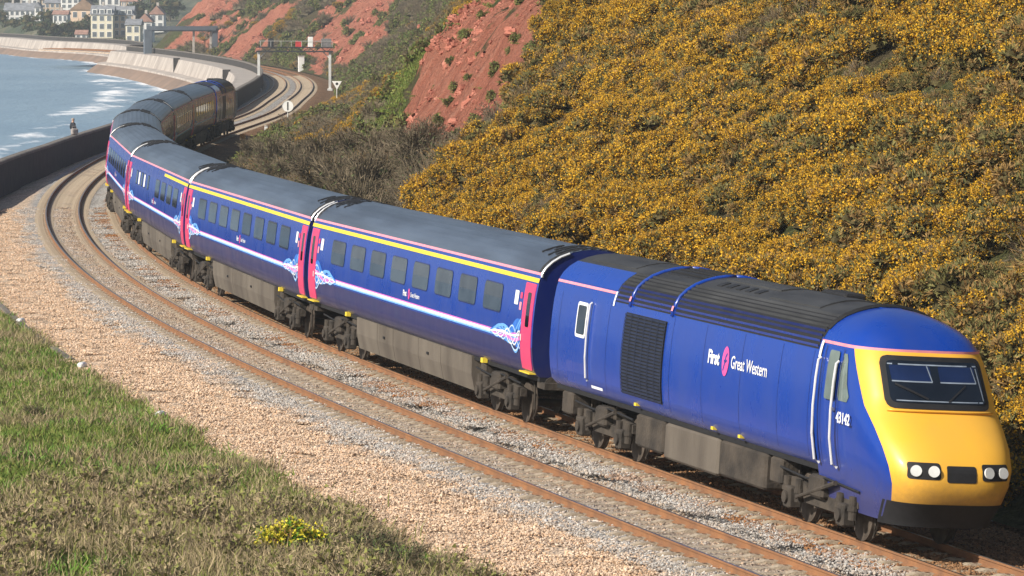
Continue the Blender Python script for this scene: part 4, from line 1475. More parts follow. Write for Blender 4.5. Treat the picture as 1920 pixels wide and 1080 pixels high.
    # lamp clusters and horn grille low on the nose
    for sg_ in (-1, 1):
        y0, y1 = sorted((sg_ * 0.42, sg_ * 1.02))
        lc = front_patch(1.38, 1.66, y0, y1, 0.010, 0.05, ny=8, nz=5).build('lamp_cluster', M_black, root)
        for q, (yy, rr) in enumerate(((0.56, 0.10), (0.88, 0.10))):
            p = nose_off(1.52, phi_at_y(1.52, sg_ * yy), 0.02)
            mb = MB(); mb.disc(p, (1, 0.25 * sg_, 0.25), rr, 0.03, 18); mb.build('headlamp', M_lampw, lc, smooth=40)
    front_patch(1.34, 1.62, -0.30, 0.30, 0.010, 0.04, ny=6, nz=5).build('horn_grille', M_black, root)
    lower = MB(); lower.grid([[nose_pt(z, R(-80 + 160 * k / 16)) * 1.0 + Vector((0.012, 0, 0)) for k in range(17)] for z in (0.50, 0.62, 0.78, 0.94)]); lower.build('valance', M_black, root, smooth=True)
    # cab side windows, door lines, handrails, running number
    for sd in (-1, 1):
        wd = patch(7 - 0.62, 7 - 0.16, 2.46, 3.34, sd, 0.008, 0.05, skew=0.0).build('cab_door_window', M_cabwin, root)
        rows = []
        for kz in range(9):
            z = 2.48 + 0.84 * kz / 8
            ins = 0.04 if kz in (0, 8) else 0.0
            xa, xb = 6.93 + ins, 7.42 - 0.25 * kz / 8 - ins
            rows.append([cab_side(xa + (xb - xa) * q / 6, z, sd, 0.010) for q in range(7)])
        MB().grid(rows).build('cab_window', M_cabwin, root, smooth=True)
        for xr in (7 - 0.95, 7 - 0.10):
            hr = MB(); hr.tube([conform(xr, 1.28, sd, 0.02)] + [conform(xr, z, sd, 0.065) for z in (1.34, 1.8, 2.3, 2.8, 3.12)] + [conform(xr, 3.17, sd, 0.02)], 0.028, 8); hr.build('handrail', M_steel, root)
        patch(7 - 1.12, 7 - 1.02, 3.16, 3.46, sd, 0.012, 0, 3).build('line_end', M_white, root)
        patch(7 - 0.86, 7 - 0.835, 1.32, 3.40, sd, 0.006, 0, 8).build('door_edge', M_navy, root)
        patch(7 - 0.025, 7 - 0.0, 1.32, 3.40, sd, 0.006, 0, 8).build('door_edge', M_navy, root)
        lettering('43142', 0.27, (7 + 0.04) if sd < 0 else (7 + 0.80), 2.10, sd, 0.012, 'running_number', M_white, root, 0.008, 0.95)
        lk = MB(); p = conform(7 - 0.18, 2.33, sd, 0.02); lk.bbox(p[0] - 0.07, p[0] + 0.07, min(p[1], p[1] - sd * 0.03), max(p[1], p[1] - sd * 0.03) + 0.01, 2.28, 2.34, 0.008); lk.build('door_handle', M_steel, root)
    # under the floor
    for xb in (-6.4, 5.9):
        wheelset_bogie(root, xb, 2.6)
    for sd in (-1, 1):
        for (x0, x1, z0) in ((-4.3, -2.6, 0.42), (-2.5, 0.6, 0.36), (0.7, 3.2, 0.40)):
            pm = MB(); pm.bbox(x0, x1, min(sd * 0.2, sd * 1.16), max(sd * 0.2, sd * 1.16), z0, 1.095, 0.05); pm.build('fuel_tank', M_skirt if x0 == -2.5 else M_grime, root)
        for (x0, x1) in ((-9.3, -8.6), (3.4, 4.0)):
            pm = MB(); pm.bbox(x0, x1, min(sd * 0.7, sd * 1.15), max(sd * 0.7, sd * 1.15), 0.6, 1.09, 0.04); pm.build('battery_box', M_grime, root)
    return root


def place(root, s, span, flip=False):
    """stand a vehicle on the curve: its bogies at s +- span"""
    xa, ya = C(s - span); xb, yb = C(s + span)
    ang = math.atan2(ya - yb, xa - xb)
    c = float(cant(s))
    m = Matrix.Translation(((xa + xb) / 2, (ya + yb) / 2, 0)) @ Matrix.Rotation(ang, 4, 'Z') @ Matrix.Rotation(-c, 4, 'X')
    if flip:
        m = m @ Matrix.Rotation(math.pi, 4, 'Z')
    root.matrix_world = m


GRP = 'vehicles of the express train'
pc = power_car('power_car')
place(pc, 7.0, 6.2)
tag(pc, 'leading blue power car with yellow nose, black windscreen and side grille', 'locomotive', GRP)
ca = coach('passenger_coach', 'first')
place(ca, 29.3, 8)
tag(ca, 'blue coach with yellow roof stripe coupled directly behind the leading power car', 'railway coach', GRP)
cb = copy_tree(ca); place(cb, 52.3, 8)
tag(cb, 'second blue coach with full yellow roof stripe, next to the buffet coach', 'railway coach', GRP)
cc = coach('buffet_coach', 'buffet'); place(cc, 75.3, 8)
tag(cc, 'blue buffet coach whose yellow stripe covers only its front part', 'railway coach', GRP)
cd = coach('passenger_coach', 'standard'); place(cd, 98.3, 8)
tag(cd, 'fourth blue coach seen almost end on at the leftmost bend of the train', 'railway coach', GRP)
for i, lb in enumerate(('grey roofed coach just beyond the leftmost bend of the train', 'sixth coach on the bend, its grey roof between two dark roof ribs',
                        'seventh coach with sunless land side, third from the rear of the train', 'last passenger coach, coupled to the dark rear power car')):
    c_ = copy_tree(cd); place(c_, 121.3 + 23 * i, 8)
    tag(c_, lb, 'railway coach', GRP)
pr_ = copy_tree(pc); place(pr_, 213.0, 6.2, flip=True)
tag(pr_, 'rear power car at the far end of the train beside the dark wall', 'locomotive', GRP)

# ================================================================ vegetation
M_gl = mat('gorse_needles', (0.215, 0.19, 0.065), 0.8, 0, col2=(0.125, 0.125, 0.045), vscale=2.5, spec=0.2)
M_gb = mat('gorse_dry_stems', (0.36, 0.225, 0.080), 0.85, 0, col2=(0.22, 0.135, 0.05), vscale=2.5, spec=0.2)
M_gy = mat('gorse_flower', (0.58, 0.32, 0.020), 0.7, 0, col2=(0.42, 0.22, 0.018), vscale=1.6, spec=0.2)
M_gy2 = mat('gorse_flower_bright', (0.76, 0.455, 0.026), 0.7, 0, col2=(0.58, 0.33, 0.02), vscale=1.6, spec=0.2)
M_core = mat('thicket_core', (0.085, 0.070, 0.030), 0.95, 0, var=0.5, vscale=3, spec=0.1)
M_twig = mat('bare_twigs', (0.25, 0.20, 0.135), 0.9, 0, col2=(0.15, 0.12, 0.08), vscale=1.2, spec=0.15)
M_twig2 = mat('bare_twigs_dark', (0.12, 0.10, 0.062), 0.9, 0, col2=(0.075, 0.065, 0.04), vscale=1.2, spec=0.15)
M_ivy = mat('evergreen_leaf', (0.105, 0.13, 0.042), 0.6, 0, col2=(0.055, 0.075, 0.025), vscale=2, spec=0.3)
M_g1 = mat('grass_fresh', (0.22, 0.30, 0.045), 0.7, 0, col2=(0.10, 0.17, 0.03), vscale=1.0, spec=0.25)
M_g2 = mat('grass_olive', (0.30, 0.30, 0.08), 0.75, 0, col2=(0.16, 0.17, 0.05), vscale=1.0, spec=0.2)
M_g3 = mat('grass_dry', (0.52, 0.42, 0.26), 0.85, 0, col2=(0.36, 0.28, 0.16), vscale=1.0, spec=0.15)
M_g4 = mat('grass_bright', (0.16, 0.33, 0.035), 0.7, 0, col2=(0.10, 0.22, 0.03), vscale=1.0, spec=0.25)
M_leafy = mat('cushion_leaf', (0.16, 0.20, 0.055), 0.75, 0, col2=(0.085, 0.115, 0.035), vscale=1.5, spec=0.2)
M_tree = mat('tree_leaf', (0.065, 0.085, 0.032), 0.8, 0, col2=(0.035, 0.05, 0.02), vscale=0.8, spec=0.2)


def unit(a):
    return a / np.maximum(np.linalg.norm(a, axis=-1, keepdims=True), 1e-9)


def tris(base, dirn, length, width, g):
    """one pointed leaf triangle per row"""
    d = unit(dirn)
    side = unit(np.cross(d, unit(g.normal(size=d.shape))))
    a = base - side * width[:, None] / 2; b = base + side * width[:, None] / 2; c = base + d * length[:, None]
    return np.stack([a, b, c], 1).reshape(-1, 3)


def cloud_mesh(name, parts, mats):
    """parts: list of (vertex triples (3n,3), material index)"""
    V = np.concatenate([p[0] for p in parts]); n = len(V) // 3
    MI = np.concatenate([np.full(len(p[0]) // 3, p[1]) if np.isscalar(p[1]) else p[1] for p in parts])
    return np_mesh(name, V, np.arange(3 * n).reshape(-1, 3), mats, MI)


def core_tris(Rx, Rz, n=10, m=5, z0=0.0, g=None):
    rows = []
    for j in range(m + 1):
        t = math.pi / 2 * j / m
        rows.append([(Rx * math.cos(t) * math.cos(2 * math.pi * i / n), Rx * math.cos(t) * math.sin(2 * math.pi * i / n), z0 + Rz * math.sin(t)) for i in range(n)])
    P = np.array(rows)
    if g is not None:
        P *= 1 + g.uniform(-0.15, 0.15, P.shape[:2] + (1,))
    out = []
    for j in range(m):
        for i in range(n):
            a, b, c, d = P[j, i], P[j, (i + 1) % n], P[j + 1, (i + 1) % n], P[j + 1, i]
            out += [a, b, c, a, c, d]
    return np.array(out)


def gorse_clump(seed, pf, pb, R0=0.95, n=1150, L=30):
    """spiny bush: a dome of many small rounded heads, the flowering ones thick with yellow, the rest green or dry"""
    g = np.random.default_rng(seed)
    la = g.uniform(0, 2 * math.pi, L); lu = np.sqrt(g.uniform(size=L)) * 0.92
    lc = np.stack([lu * np.cos(la) * R0, lu * np.sin(la) * R0, (np.sqrt(np.maximum(0.05, 1 - lu ** 2)) * g.uniform(0.45, 0.85, L)) * R0 * 0.8], 1)
    ls = g.uniform(0.17, 0.30, L) * R0
    k = g.choice(L, n, p=ls ** 2 / (ls ** 2).sum())
    u = unit(g.normal(size=(n, 3)) + np.array([0, 0, 0.45]))
    c = lc[k] + u * (ls[k] * (0.62 + 0.38 * np.sqrt(g.uniform(size=n))))[:, None]
    keep = c[:, 2] > -0.1; c, u, k = c[keep], u[keep], k[keep]; n = len(c)
    parts = []
    dry = g.uniform(size=L) < pb
    for j in range(3):
        d = u + g.normal(0, 0.5, (n, 3))
        v = tris(c, d, g.uniform(0.09, 0.20, n), g.uniform(0.035, 0.065, n), g)
        parts.append((v, np.where(dry[k], (g.uniform(size=n) < 0.8), (g.uniform(size=n) < 0.2)).astype(int)))
    rich = np.where(g.uniform(size=L) < pf, g.uniform(0.6, 1.0, L), 0.05 * pf)
    up = np.clip(u[:, 2] + 0.75, 0, 1)
    fl = g.uniform(size=n) < rich[k] * up
    cf, uf = c[fl], u[fl]; m = len(cf)
    for j in range(8):
        p = cf + uf * g.uniform(0.02, 0.12, m)[:, None] + g.normal(0, 0.045, (m, 3))
        parts.append((tris(p, uf + g.normal(0, 0.8, (m, 3)), g.uniform(0.035, 0.062, m), g.uniform(0.035, 0.06, m), g), np.where(g.uniform(size=m) < 0.65, 2, 3)))
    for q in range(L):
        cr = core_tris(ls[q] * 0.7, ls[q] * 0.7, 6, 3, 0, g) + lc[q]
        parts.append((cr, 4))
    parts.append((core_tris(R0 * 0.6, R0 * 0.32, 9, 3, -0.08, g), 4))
    return cloud_mesh('gorse_clump', parts, [M_gl, M_gb, M_gy, M_gy2, M_core])


def tuft(seed, n, h, spread, wid, mats, lean=0.5):
    g = np.random.default_rng(seed)
    b = np.stack([g.normal(0, spread, n), g.normal(0, spread, n), np.full(n, -0.03)], 1)
    d = np.stack([g.normal(0, lean, n), g.normal(0, lean, n), np.ones(n)], 1)
    ln = h * g.uniform(0.5, 1.15, n); wd = wid * g.uniform(0.7, 1.3, n)
    mid = b + unit(d) * (ln * 0.55)[:, None]
    d2 = unit(d + np.stack([g.normal(0, 0.6, n), g.normal(0, 0.6, n), np.full(n, -0.15)], 1))
    side = unit(np.cross(unit(d), unit(g.normal(size=(n, 3)))))
    a0, a1 = b - side * wd[:, None] / 2, b + side * wd[:, None] / 2
    m0, m1 = mid - side * wd[:, None] * 0.4, mid + side * wd[:, None] * 0.4
    tp = mid + d2 * (ln * 0.5)[:, None]
    V = np.stack([a0, a1, m1, a0, m1, m0, m0, m1, tp], 1).reshape(-1, 3)
    MI = np.repeat(g.integers(0, len(mats), n), 3)
    return cloud_mesh('grass_tuft', [(V, MI)], mats)


def twig_bush(seed, R0, H0, n, green=0.0, mats=None):
    """leafless scrub: stems fanning from the base, forking into fine twigs"""
    g = np.random.default_rng(seed)
    parts = []
    ns = 16
    ang = g.uniform(0, 2 * math.pi, ns); tl = g.uniform(0.15, 0.75, ns)
    tips = np.stack([np.cos(ang) * R0 * tl, np.sin(ang) * R0 * tl, H0 * g.uniform(0.65, 0.95, ns)], 1)
    base = np.stack([np.cos(ang) * R0 * 0.12, np.sin(ang) * R0 * 0.12, np.zeros(ns) - 0.1], 1)
    for rep in range(2):
        side = unit(np.cross(unit(tips - base), unit(g.normal(size=(ns, 3)))))
        w = 0.05 * R0
        V = np.stack([base - side * w, base + side * w, tips], 1).reshape(-1, 3)
        parts.append((V, 1))
    k = g.integers(0, ns, n); t = g.uniform(0.2, 1.0, n)
    p = base[k] + (tips - base)[k] * t[:, None] + g.normal(0, 0.05 * R0, (n, 3))
    d = unit((tips - base)[k]) * 0.6 + unit(np.stack([p[:, 0], p[:, 1], np.full(n, 0.25 * H0)], 1)) * 0.7 + g.normal(0, 0.45, (n, 3))
    ln = g.uniform(0.25, 0.6, n) * R0 * 0.8
    parts.append((tris(p, d, ln, g.uniform(0.012, 0.03, n), g), (g.uniform(size=n) < 0.4).astype(int)))
    for rep in range(2):
        q = p + unit(d) * (ln * g.uniform(0.3, 1.0, n))[:, None]
        parts.append((tris(q, d + g.normal(0, 0.6, (n, 3)), g.uniform(0.10, 0.30, n) * R0 * 0.8, g.uniform(0.010, 0.022, n), g), (g.uniform(size=n) < 0.25).astype(int)))
    m = int(n * green)
    if m:
        kk = g.integers(0, n, m)
        q = p[kk] + g.normal(0, 0.12, (m, 3))
        parts.append((tris(q, g.normal(size=(m, 3)), g.uniform(0.05, 0.11, m), g.uniform(0.04, 0.08, m), g), 2))
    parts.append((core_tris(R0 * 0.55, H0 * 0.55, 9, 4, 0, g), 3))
    return cloud_mesh('scrub', parts, mats or [M_twig, M_twig2, M_ivy, M_twig2])


def rz_rot(n, tilt=0.2):
    return np.stack([rng.normal(0, tilt, n), rng.normal(0, tilt, n), rng.uniform(0, 6.28, n)], 1)


# ---- the flowering gorse slope
def gorse_slope():
    vs = [source('gorse_a', gorse_clump(1, 0.72, 0.3)), source('gorse_b', gorse_clump(2, 0.55, 0.35)), source('gorse_c', gorse_clump(3, 0.36, 0.4)),
          source('gorse_d', gorse_clump(4, 0.14, 0.5)), source('gorse_e', gorse_clump(5, 0.05, 0.15)), source('gorse_f', twig_bush(6, 0.85, 0.8, 420, 0.3, [M_twig, M_gb, M_gl, M_core]))]
    n = 6200
    o = -rng.uniform(4.3, 23, n); s = rng.uniform(-6, 112, n)
    keep = s < gorse_edge(o) + fbm(o * 0.8, s * 0.1, 5) * 2.2
    s, o = s[keep], o[keep]; n = len(s)
    x, y = C(s, o); z = hill_z(s, o) - 0.05
    f = fbm(s * 0.16, o * 0.24, 71, 4) * 2.5 + rng.normal(0, 0.32, n) + 0.12
    idx = np.select([f > 0.42, f > 0.12, f > -0.18, f > -0.48, f > -0.80], [0, 1, 2, 3, 4], 5)
    hole = fbm(s * 0.42, o * 0.52, 79, 3) < -0.27            # dark gaps between the bushes
    ok = ~hole | (rng.uniform(size=n) < 0.8)
    idx = np.where(hole, np.where(rng.uniform(size=n) < 0.6, 4, 5), idx)
    sc = np.exp(rng.normal(-0.30, 0.30, n)).clip(0.4, 1.15) * np.where(idx == 5, 1.2, 1.0) * np.where(hole, 0.6, 1.0)
    z = z + 0.25 * fbm(s * 0.5 + 9, o * 0.5, 83)
    tag(scatter('gorse_thicket', np.stack([x, y, z], 1)[ok], rz_rot(n)[ok], sc[ok], idx[ok], vs),
        'dense golden flowering gorse covering the steep slope behind the train', 'gorse', kind='stuff')
    return vs


GV = gorse_slope()


# ---- looser cover on the far slopes
def far_cover():
    vs = GV[:] + [source('scrub_g', twig_bush(16, 0.8, 0.8, 300, 0.9, [M_twig, M_gb, M_ivy, M_core])), source('grass_g', tuft(17, 260, 0.20, 0.34, 0.03, [M_g1, M_g2, M_leafy])),
                  source('scrub_h', twig_bush(18, 0.7, 0.7, 320, 0.1, [M_twig, M_twig, M_ivy, M_twig2])), source('leafy_g', cloud_leafy(19))]
    n = 25000
    s = 66 + 660 * rng.uniform(size=n) ** 1.5; o = -rng.uniform(4.3, 27, n)
    red, grn = masks(s, o)
    keep = (s > gorse_edge(o) + 0.5) & ((red < 0.25) | (rng.uniform(size=n) < np.where(s < 150, 0.14, 0.03)))
    keep &= ~((s > 120) & (s < 340) & (-o < 5.4))
    s, o, red, grn = s[keep], o[keep], red[keep], grn[keep]; n = len(s)
    x, y = C(s, o); z = hill_z(s, o) - 0.05
    up = -o - 4
    # bands that run slantwise down the slope: gold, grey, green
    q = s * 0.05 + o * 0.16
    f = vnoise(q * 1.6, s * 0.02, 171) + 0.8 * fbm(s * 0.13, o * 0.30, 172, 3) + rng.normal(0, 0.20, n)
    far = s > 330
    yel = f > np.where(far, 0.75, 0.32)
    scrub_zone = (s < 150) & (up < np.interp(s, [66, 85, 110, 130, 150], [7.5, 6.0, 5.0, 4.0, 2.0]))
    idx = np.where(yel, rng.integers(0, 3, n), np.where(f > 0.16, 3, np.where(f > -0.12, 8, np.where(f > -0.34, 9, 7))))
    idx = np.where(far & ~yel, np.where(f > 0.0, 8, 9), idx)
    idx = np.where(grn > 0.4, np.where(rng.uniform(size=n) < 0.6, 7, 9), idx)
    idx = np.where((red > 0.4) & (s < 150), np.where(rng.uniform(size=n) < 0.5, 7, 9), idx)
    idx = np.where(scrub_zone & (red < 0.4), np.where(rng.uniform(size=n) < 0.7, 8, np.where(grn > 0.4, 7, 6)), idx)
    ok = rng.uniform(size=n) < np.interp(s, [66, 150, 300, 400, 560], [1.0, 0.9, 0.8, 0.5, 0.4])
    sc = rng.uniform(0.7, 1.3, n) * np.interp(s, [66, 150, 300, 560, 720], [1.0, 1.15, 1.4, 1.6, 1.8]) * np.where(idx < 5, 0.62, np.where(idx == 7, 0.65, 1.0)) * np.where((red > 0.4) & (s < 150), 0.5, 1.0)
    tag(scatter('slope_scrub', np.stack([x, y, z], 1)[ok], rz_rot(n)[ok], sc[ok], idx[ok], vs),
        'low mixed scrub, grass and gorse covering the cliff slope beyond the gorse', 'scrub', kind='stuff')


def cloud_leafy(seed):
    """low green leafy cushion"""
    g = np.random.default_rng(seed); n = 420
    lc = g.normal(0, 0.26, (6, 3)) * np.array([1, 1, 0.4]) + np.array([0, 0, 0.2]); k = g.integers(0, 6, n)
    u = unit(g.normal(size=(n, 3)) + np.array([0, 0, 0.4])); c = lc[k] + u * (0.30 * np.sqrt(g.uniform(size=n)))[:, None]
    return cloud_mesh('leafy_cushion', [(tris(c, u + g.normal(0, 0.8, (n, 3)), g.uniform(0.08, 0.15, n), g.uniform(0.06, 0.11, n), g), (g.uniform(size=n) < 0.3).astype(int))] + [(core_tris(0.22, 0.22, 7, 3, 0, g) + p, 2) for p in lc], [M_leafy, M_g2, M_core])


far_cover()


# ---- leafless shrubs behind the train, each on its own
def shrubs():
    src = [twig_bush(31, 1.0, 1.15, 1300, 0.5), twig_bush(32, 1.0, 1.3, 1300, 0.25), twig_bush(33, 1.0, 1.0, 1300, 1.4), twig_bush(34, 1.0, 1.2, 1300, 0.1)]
    spots = []
    g = np.random.default_rng(5)
    where = [(69.5, -5.6, 1.9, 1), (71, -8.2, 1.8, 3), (74, -6.4, 2.0, 0), (76, -9.0, 1.7, 1), (79, -7.0, 2.1, 1), (81.5, -10.0, 1.6, 3), (84, -8.0, 1.9, 0), (87, -6.0, 1.7, 2), (89, -9.6, 1.7, 1),
             (92, -7.6, 1.9, 3), (96, -6.0, 1.7, 2), (97, -9.2, 1.8, 0), (101, -7.6, 1.8, 1), (106, -8.6, 1.8, 3), (107, -5.8, 1.6, 0), (112, -7.2, 1.8, 1), (117, -8.4, 1.6, 0), (119, -5.8, 1.5, 2), (124, -7.0, 1.6, 1), (131, -6.2, 1.5, 3), (138, -6.6, 1.5, 0), (146, -5.8, 1.4, 1), (155, -6.2, 1.4, 3)]
    lab = ['bare grey brown shrub', 'tall bare brown shrub', 'scrubby shrub with some green leaves', 'pale leafless twiggy shrub']
    pl = ['lowest of the scrub beside the flowering gorse', 'just above the lowest scrub by the gorse edge', 'behind the second coach roof near the gorse', 'higher up, left of the gorse edge', 'in the middle of the scrub over the second coach', 'at the foot of the nearest red scar', 'behind the joint of the second coach and buffet', 'low down behind the buffet coach roof', 'under the left end of the red scar',
          'in the thick of the scrub behind the buffet coach', 'at the foot of the bank behind the fourth coach', 'upper middle of the grey scrub', 'left of centre in the grey scrub', 'on the upper left rim of the scrub', 'low on the bank inside the curve', 'between the scrub rim and the curve', 'on the rim facing the speed board', 'in the shade inside the curve', 'on the tip of the scrub above the inner rail', 'next beyond the scrub tip', 'second beyond the scrub tip', 'near the rear coaches inside the curve', 'last along the inner cess before the rear power car']
    for i, (s, o, sc, k) in enumerate(where):
        x, y = C(s, o)
        ob = link('bare_shrub', src[k])
        ob.location = (float(x), float(y), float(hill_z(s, o)) - 0.1)
        ob.rotation_euler = (0, 0, g.uniform(0, 6.28)); sc *= g.uniform(0.82, 1.05)
        ob.scale = (sc, sc, sc * g.uniform(0.8, 1.0))
        tag(ob, lab[k] + ' ' + pl[i], 'shrub', 'leafless shrubs behind the train')


shrubs()


# ---- foreground grass
def fore_grass():
    vs = [source('tuft_a', tuft(51, 80, 0.22, 0.17, 0.020, [M_g1, M_g1, M_g2])), source('tuft_b', tuft(52, 80, 0.30, 0.18, 0.018, [M_g2, M_g1, M_g3])),
          source('tuft_c', tuft(53, 75, 0.40, 0.17, 0.016, [M_g3, M_g3, M_g3, M_g2, M_twig], 0.45)), source('tuft_d', tuft(54, 80, 0.30, 0.18, 0.03, [M_g4, M_g1])), source('tuft_e', twig_bush(55, 0.4, 0.42, 160, 0.5, [M_g3, M_twig, M_g2, M_g3]))]
    n = 15000
    s = rng.uniform(-6, 70, n); o = 7.5 + rng.uniform(0, 1, n) ** 1.2 * 13
    edge = 7.85 + 0.45 * fbm(s * 0.7, s * 0, 91)
    keep = o > edge
    s, o = s[keep], o[keep]; n = len(s)
    x, y = C(s, o); z = bank_z(s, o)
    f = fbm(s * 0.35, o * 0.35, 95) + rng.normal(0, 0.15, n)
    dry = np.clip((14 - s) / 5, 0, 1)            # the bank nearest the camera is rank dry growth
    r = rng.uniform(size=n)
    idx = np.where(f > 0.18, 0, np.where(f > -0.22, 1, np.where(f > -0.36, 3, 2)))
    idx = np.where(r < dry * 0.92, np.where(f > 0.55, 3, np.where(f > 0.32, 1, np.where(rng.uniform(size=n) < 0.90, 2, 4))), idx)
    sc = rng.uniform(0.7, 1.35, n) * np.where(idx == 2, 1.0, 1.0)
    tag(scatter('bank_grass', np.stack([x, y, z], 1), rz_rot(n, 0.12), sc, idx, vs), 'rough green and dry grass on the bank beside the sandy ballast', 'grass', kind='stuff')


fore_grass()


def fore_bushes():
    # the bright gorse bush low in the foreground and two dark tussocks
    me = gorse_clump(61, 0.7, 0.15, 0.5, 420, 12)
    me.materials[2] = mat('gorse_flower_lemon', (0.70, 0.60, 0.03), 0.7, 0, col2=(0.52, 0.44, 0.03), vscale=2)
    me.materials[3] = MATS['gorse_flower_lemon']; me.materials[0] = M_g4
    x, y = C(3.9, 10.3)
    o = link('gorse_bush', me); o.location = (float(x), float(y), float(bank_z(3.9, 10.3)) + 0.28); o.scale = (1.15, 1.15, 1.0)
    tag(o, 'small lemon yellow flowering gorse bush alone in the dry foreground grass', 'gorse bush')
    for i, (s, o_, sc, lb) in enumerate(((26.5, 11.1, 0.55, 'dark round tussock in the green grass bank'), (4.0, 8.6, 0.7, 'dark bramble clump at the edge of the pale ballast'), (1.6, 8.9, 0.8, 'bramble clump with arching stems beside the ballast, nearest the camera'))):
        b = link('bramble_clump', twig_bush(70 + i, 1.0, 0.9, 420, 2.2, [M_twig2, M_twig, M_ivy, M_core]))
        x, y = C(s, o_); b.location = (float(x), float(y), float(bank_z(s, o_)) - 0.05); b.scale = (sc, sc, sc * 0.8)
        tag(b, lb, 'bramble')


fore_bushes()

# ================================================================ lineside things
M_galv = mat('galvanised_white_post', (0.62, 0.62, 0.60), 0.6, 0.1, var=0.15, vscale=2)
M_dark = mat('dark_steel', (0.035, 0.037, 0.042), 0.6, 0.2, var=0.3, vscale=2)
M_signw = mat('sign_white', (0.80, 0.80, 0.77), 0.5, 0, var=0.08, vscale=3)
M_signk = mat('sign_black', (0.02, 0.02, 0.02), 0.6, 0, var=0.2, vscale=3)
M_redp = mat('signal_red_paint', (0.55, 0.05, 0.05), 0.5, 0, var=0.15, vscale=3)
M_orange = mat('orange_case', (0.80, 0.30, 0.03), 0.6, 0, var=0.15, vscale=3)
M_conc = mat('pale_concrete', (0.52, 0.48, 0.43), 0.9, 0, col2=(0.40, 0.36, 0.32), vscale=2, bump=0.3, bscale=15)
M_bridge = mat('bridge_grey_paint', (0.13, 0.155, 0.185), 0.7, 0, col2=(0.09, 0.11, 0.135), vscale=0.5)


def frame_at(s, name):
    x, y = C(s)
    o = empty(name)
    # local x along the track (away from the camera), local y to the sea
    o.matrix_world = Matrix.Translation((float(x), float(y), 0)) @ Matrix.Rotation(float(TH(s)), 4, 'Z')
    return o


def gantry():
    g = frame_at(384.0, 'signal_gantry')
    tag(g, 'signal gantry with white posts and dark beam spanning both tracks', 'signal gantry')
    for y in (5.6, -2.75):
        p = MB(); p.bbox(-0.16, 0.16, y - 0.16, y + 0.16, -0.6, 4.2, 0.03); p.bbox(-0.3, 0.3, y - 0.3, y + 0.3, -0.6, -0.1, 0.04); p.build('post', M_galv, g)
        b = MB(); b.tube([(0, y, 3.4), (0, y - (0.9 if y > 0 else -0.9), 4.25)], 0.06, 6); b.build('brace', M_galv, g)
    bm = MB()
    for (xx, zz) in ((-0.35, 4.22), (0.35, 4.22), (-0.35, 4.72), (0.35, 4.72)):
        bm.box(xx - 0.06, xx + 0.06, -3.1, 5.95, zz - 0.06, zz + 0.06)
    y = -3.05; k = 0
    while y < 5.2:
        for xx in (-0.35, 0.35):
            bm.tube([(xx, y, 4.22 if k % 2 else 4.72), (xx, y + 0.7, 4.72 if k % 2 else 4.22)], 0.035, 5)
        y += 0.7; k += 1
    bm.box(-0.32, 0.32, -3.1, 5.95, 4.27, 4.31)
    bm.build('beam', M_dark, g)
    def head(y, z0, z1, w, m, name, d=0.25):
        b = MB(); b.bbox(-d, d, y - w, y + w, z0, z1, 0.03)
        return b.build(name, m, g)
    head(4.2, 4.72, 5.75, 0.32, M_dark, 'signal_head')
    head(0.95, 4.72, 5.40, 0.36, M_redp, 'signal_head')
    h = head(-0.45, 4.72, 5.95, 0.30, M_signw, 'equipment_cabinet')
    h2 = head(-2.3, 4.72, 5.75, 0.6, mat('mesh_cage_grey', (0.20, 0.19, 0.19), 0.7, 0.2, var=0.3, vscale=4), 'access_cage', 0.3)
    rl = MB()
    for yy in np.arange(-3.0, 5.9, 1.2):
        rl.tube([(-0.35, yy, 4.72), (-0.35, yy, 5.45)], 0.02, 5)
    rl.tube([(-0.35, -3.0, 5.45), (-0.35, 5.6, 5.45)], 0.022, 5); rl.build('guard_rail', M_galv, g)


gantry()


def speed_board():
    g = frame_at(236.8, 'speed_board'); g.location.x += 0
    tag(g, 'round white speed board with a black upright mark on a pale post', 'railway sign')
    p = MB(); p.tube([(0, -4.0, -0.6), (0, -4.0, 1.7)], 0.045, 8); p.build('post', M_galv, g)
    d = MB(); d.disc((-0.06, -4.0, 1.65), (1, 0, 0), 0.46, 0.03, 28); db = d.build('disc', M_signw, g)
    t = MB(); t.box(-0.088, -0.078, -4.05, -3.95, 1.33, 1.97); t.build('digit', M_signk, db)
    t = MB(); t.tube([(-0.08, -4.0 + 0.45 * math.cos(a), 1.65 + 0.45 * math.sin(a)) for a in np.linspace(0, 2 * math.pi, 29)], 0.018, 5, caps=False); t.build('rim', M_conc, db)


speed_board()


def triangle_board():
    s, o = 262.0, -6.2
    g = frame_at(s, 'warning_board')
    tag(g, 'white inverted triangle board with black dot on a post below the gantry', 'railway sign')
    zb = float(hill_z(s, o))
    p = MB(); p.tube([(0, o, zb - 0.3), (0, o, 3.1)], 0.04, 8); p.build('post', M_galv, g)
    top, bot, w = 3.15, 2.42, 0.42
    t = MB(); t.add([(-0.06, o + w, top), (-0.06, o - w, top), (-0.06, o, bot), (-0.03, o + w, top), (-0.03, o - w, top), (-0.03, o, bot)], [(0, 2, 1), (3, 4, 5), (0, 1, 4, 3), (1, 2, 5, 4), (2, 0, 3, 5)]); tb = t.build('triangle', M_signw, g)
    d = MB(); d.disc((-0.065, o, 2.92), (1, 0, 0), 0.12, 0.012, 14); d.build('dot', M_signk, tb)


triangle_board()


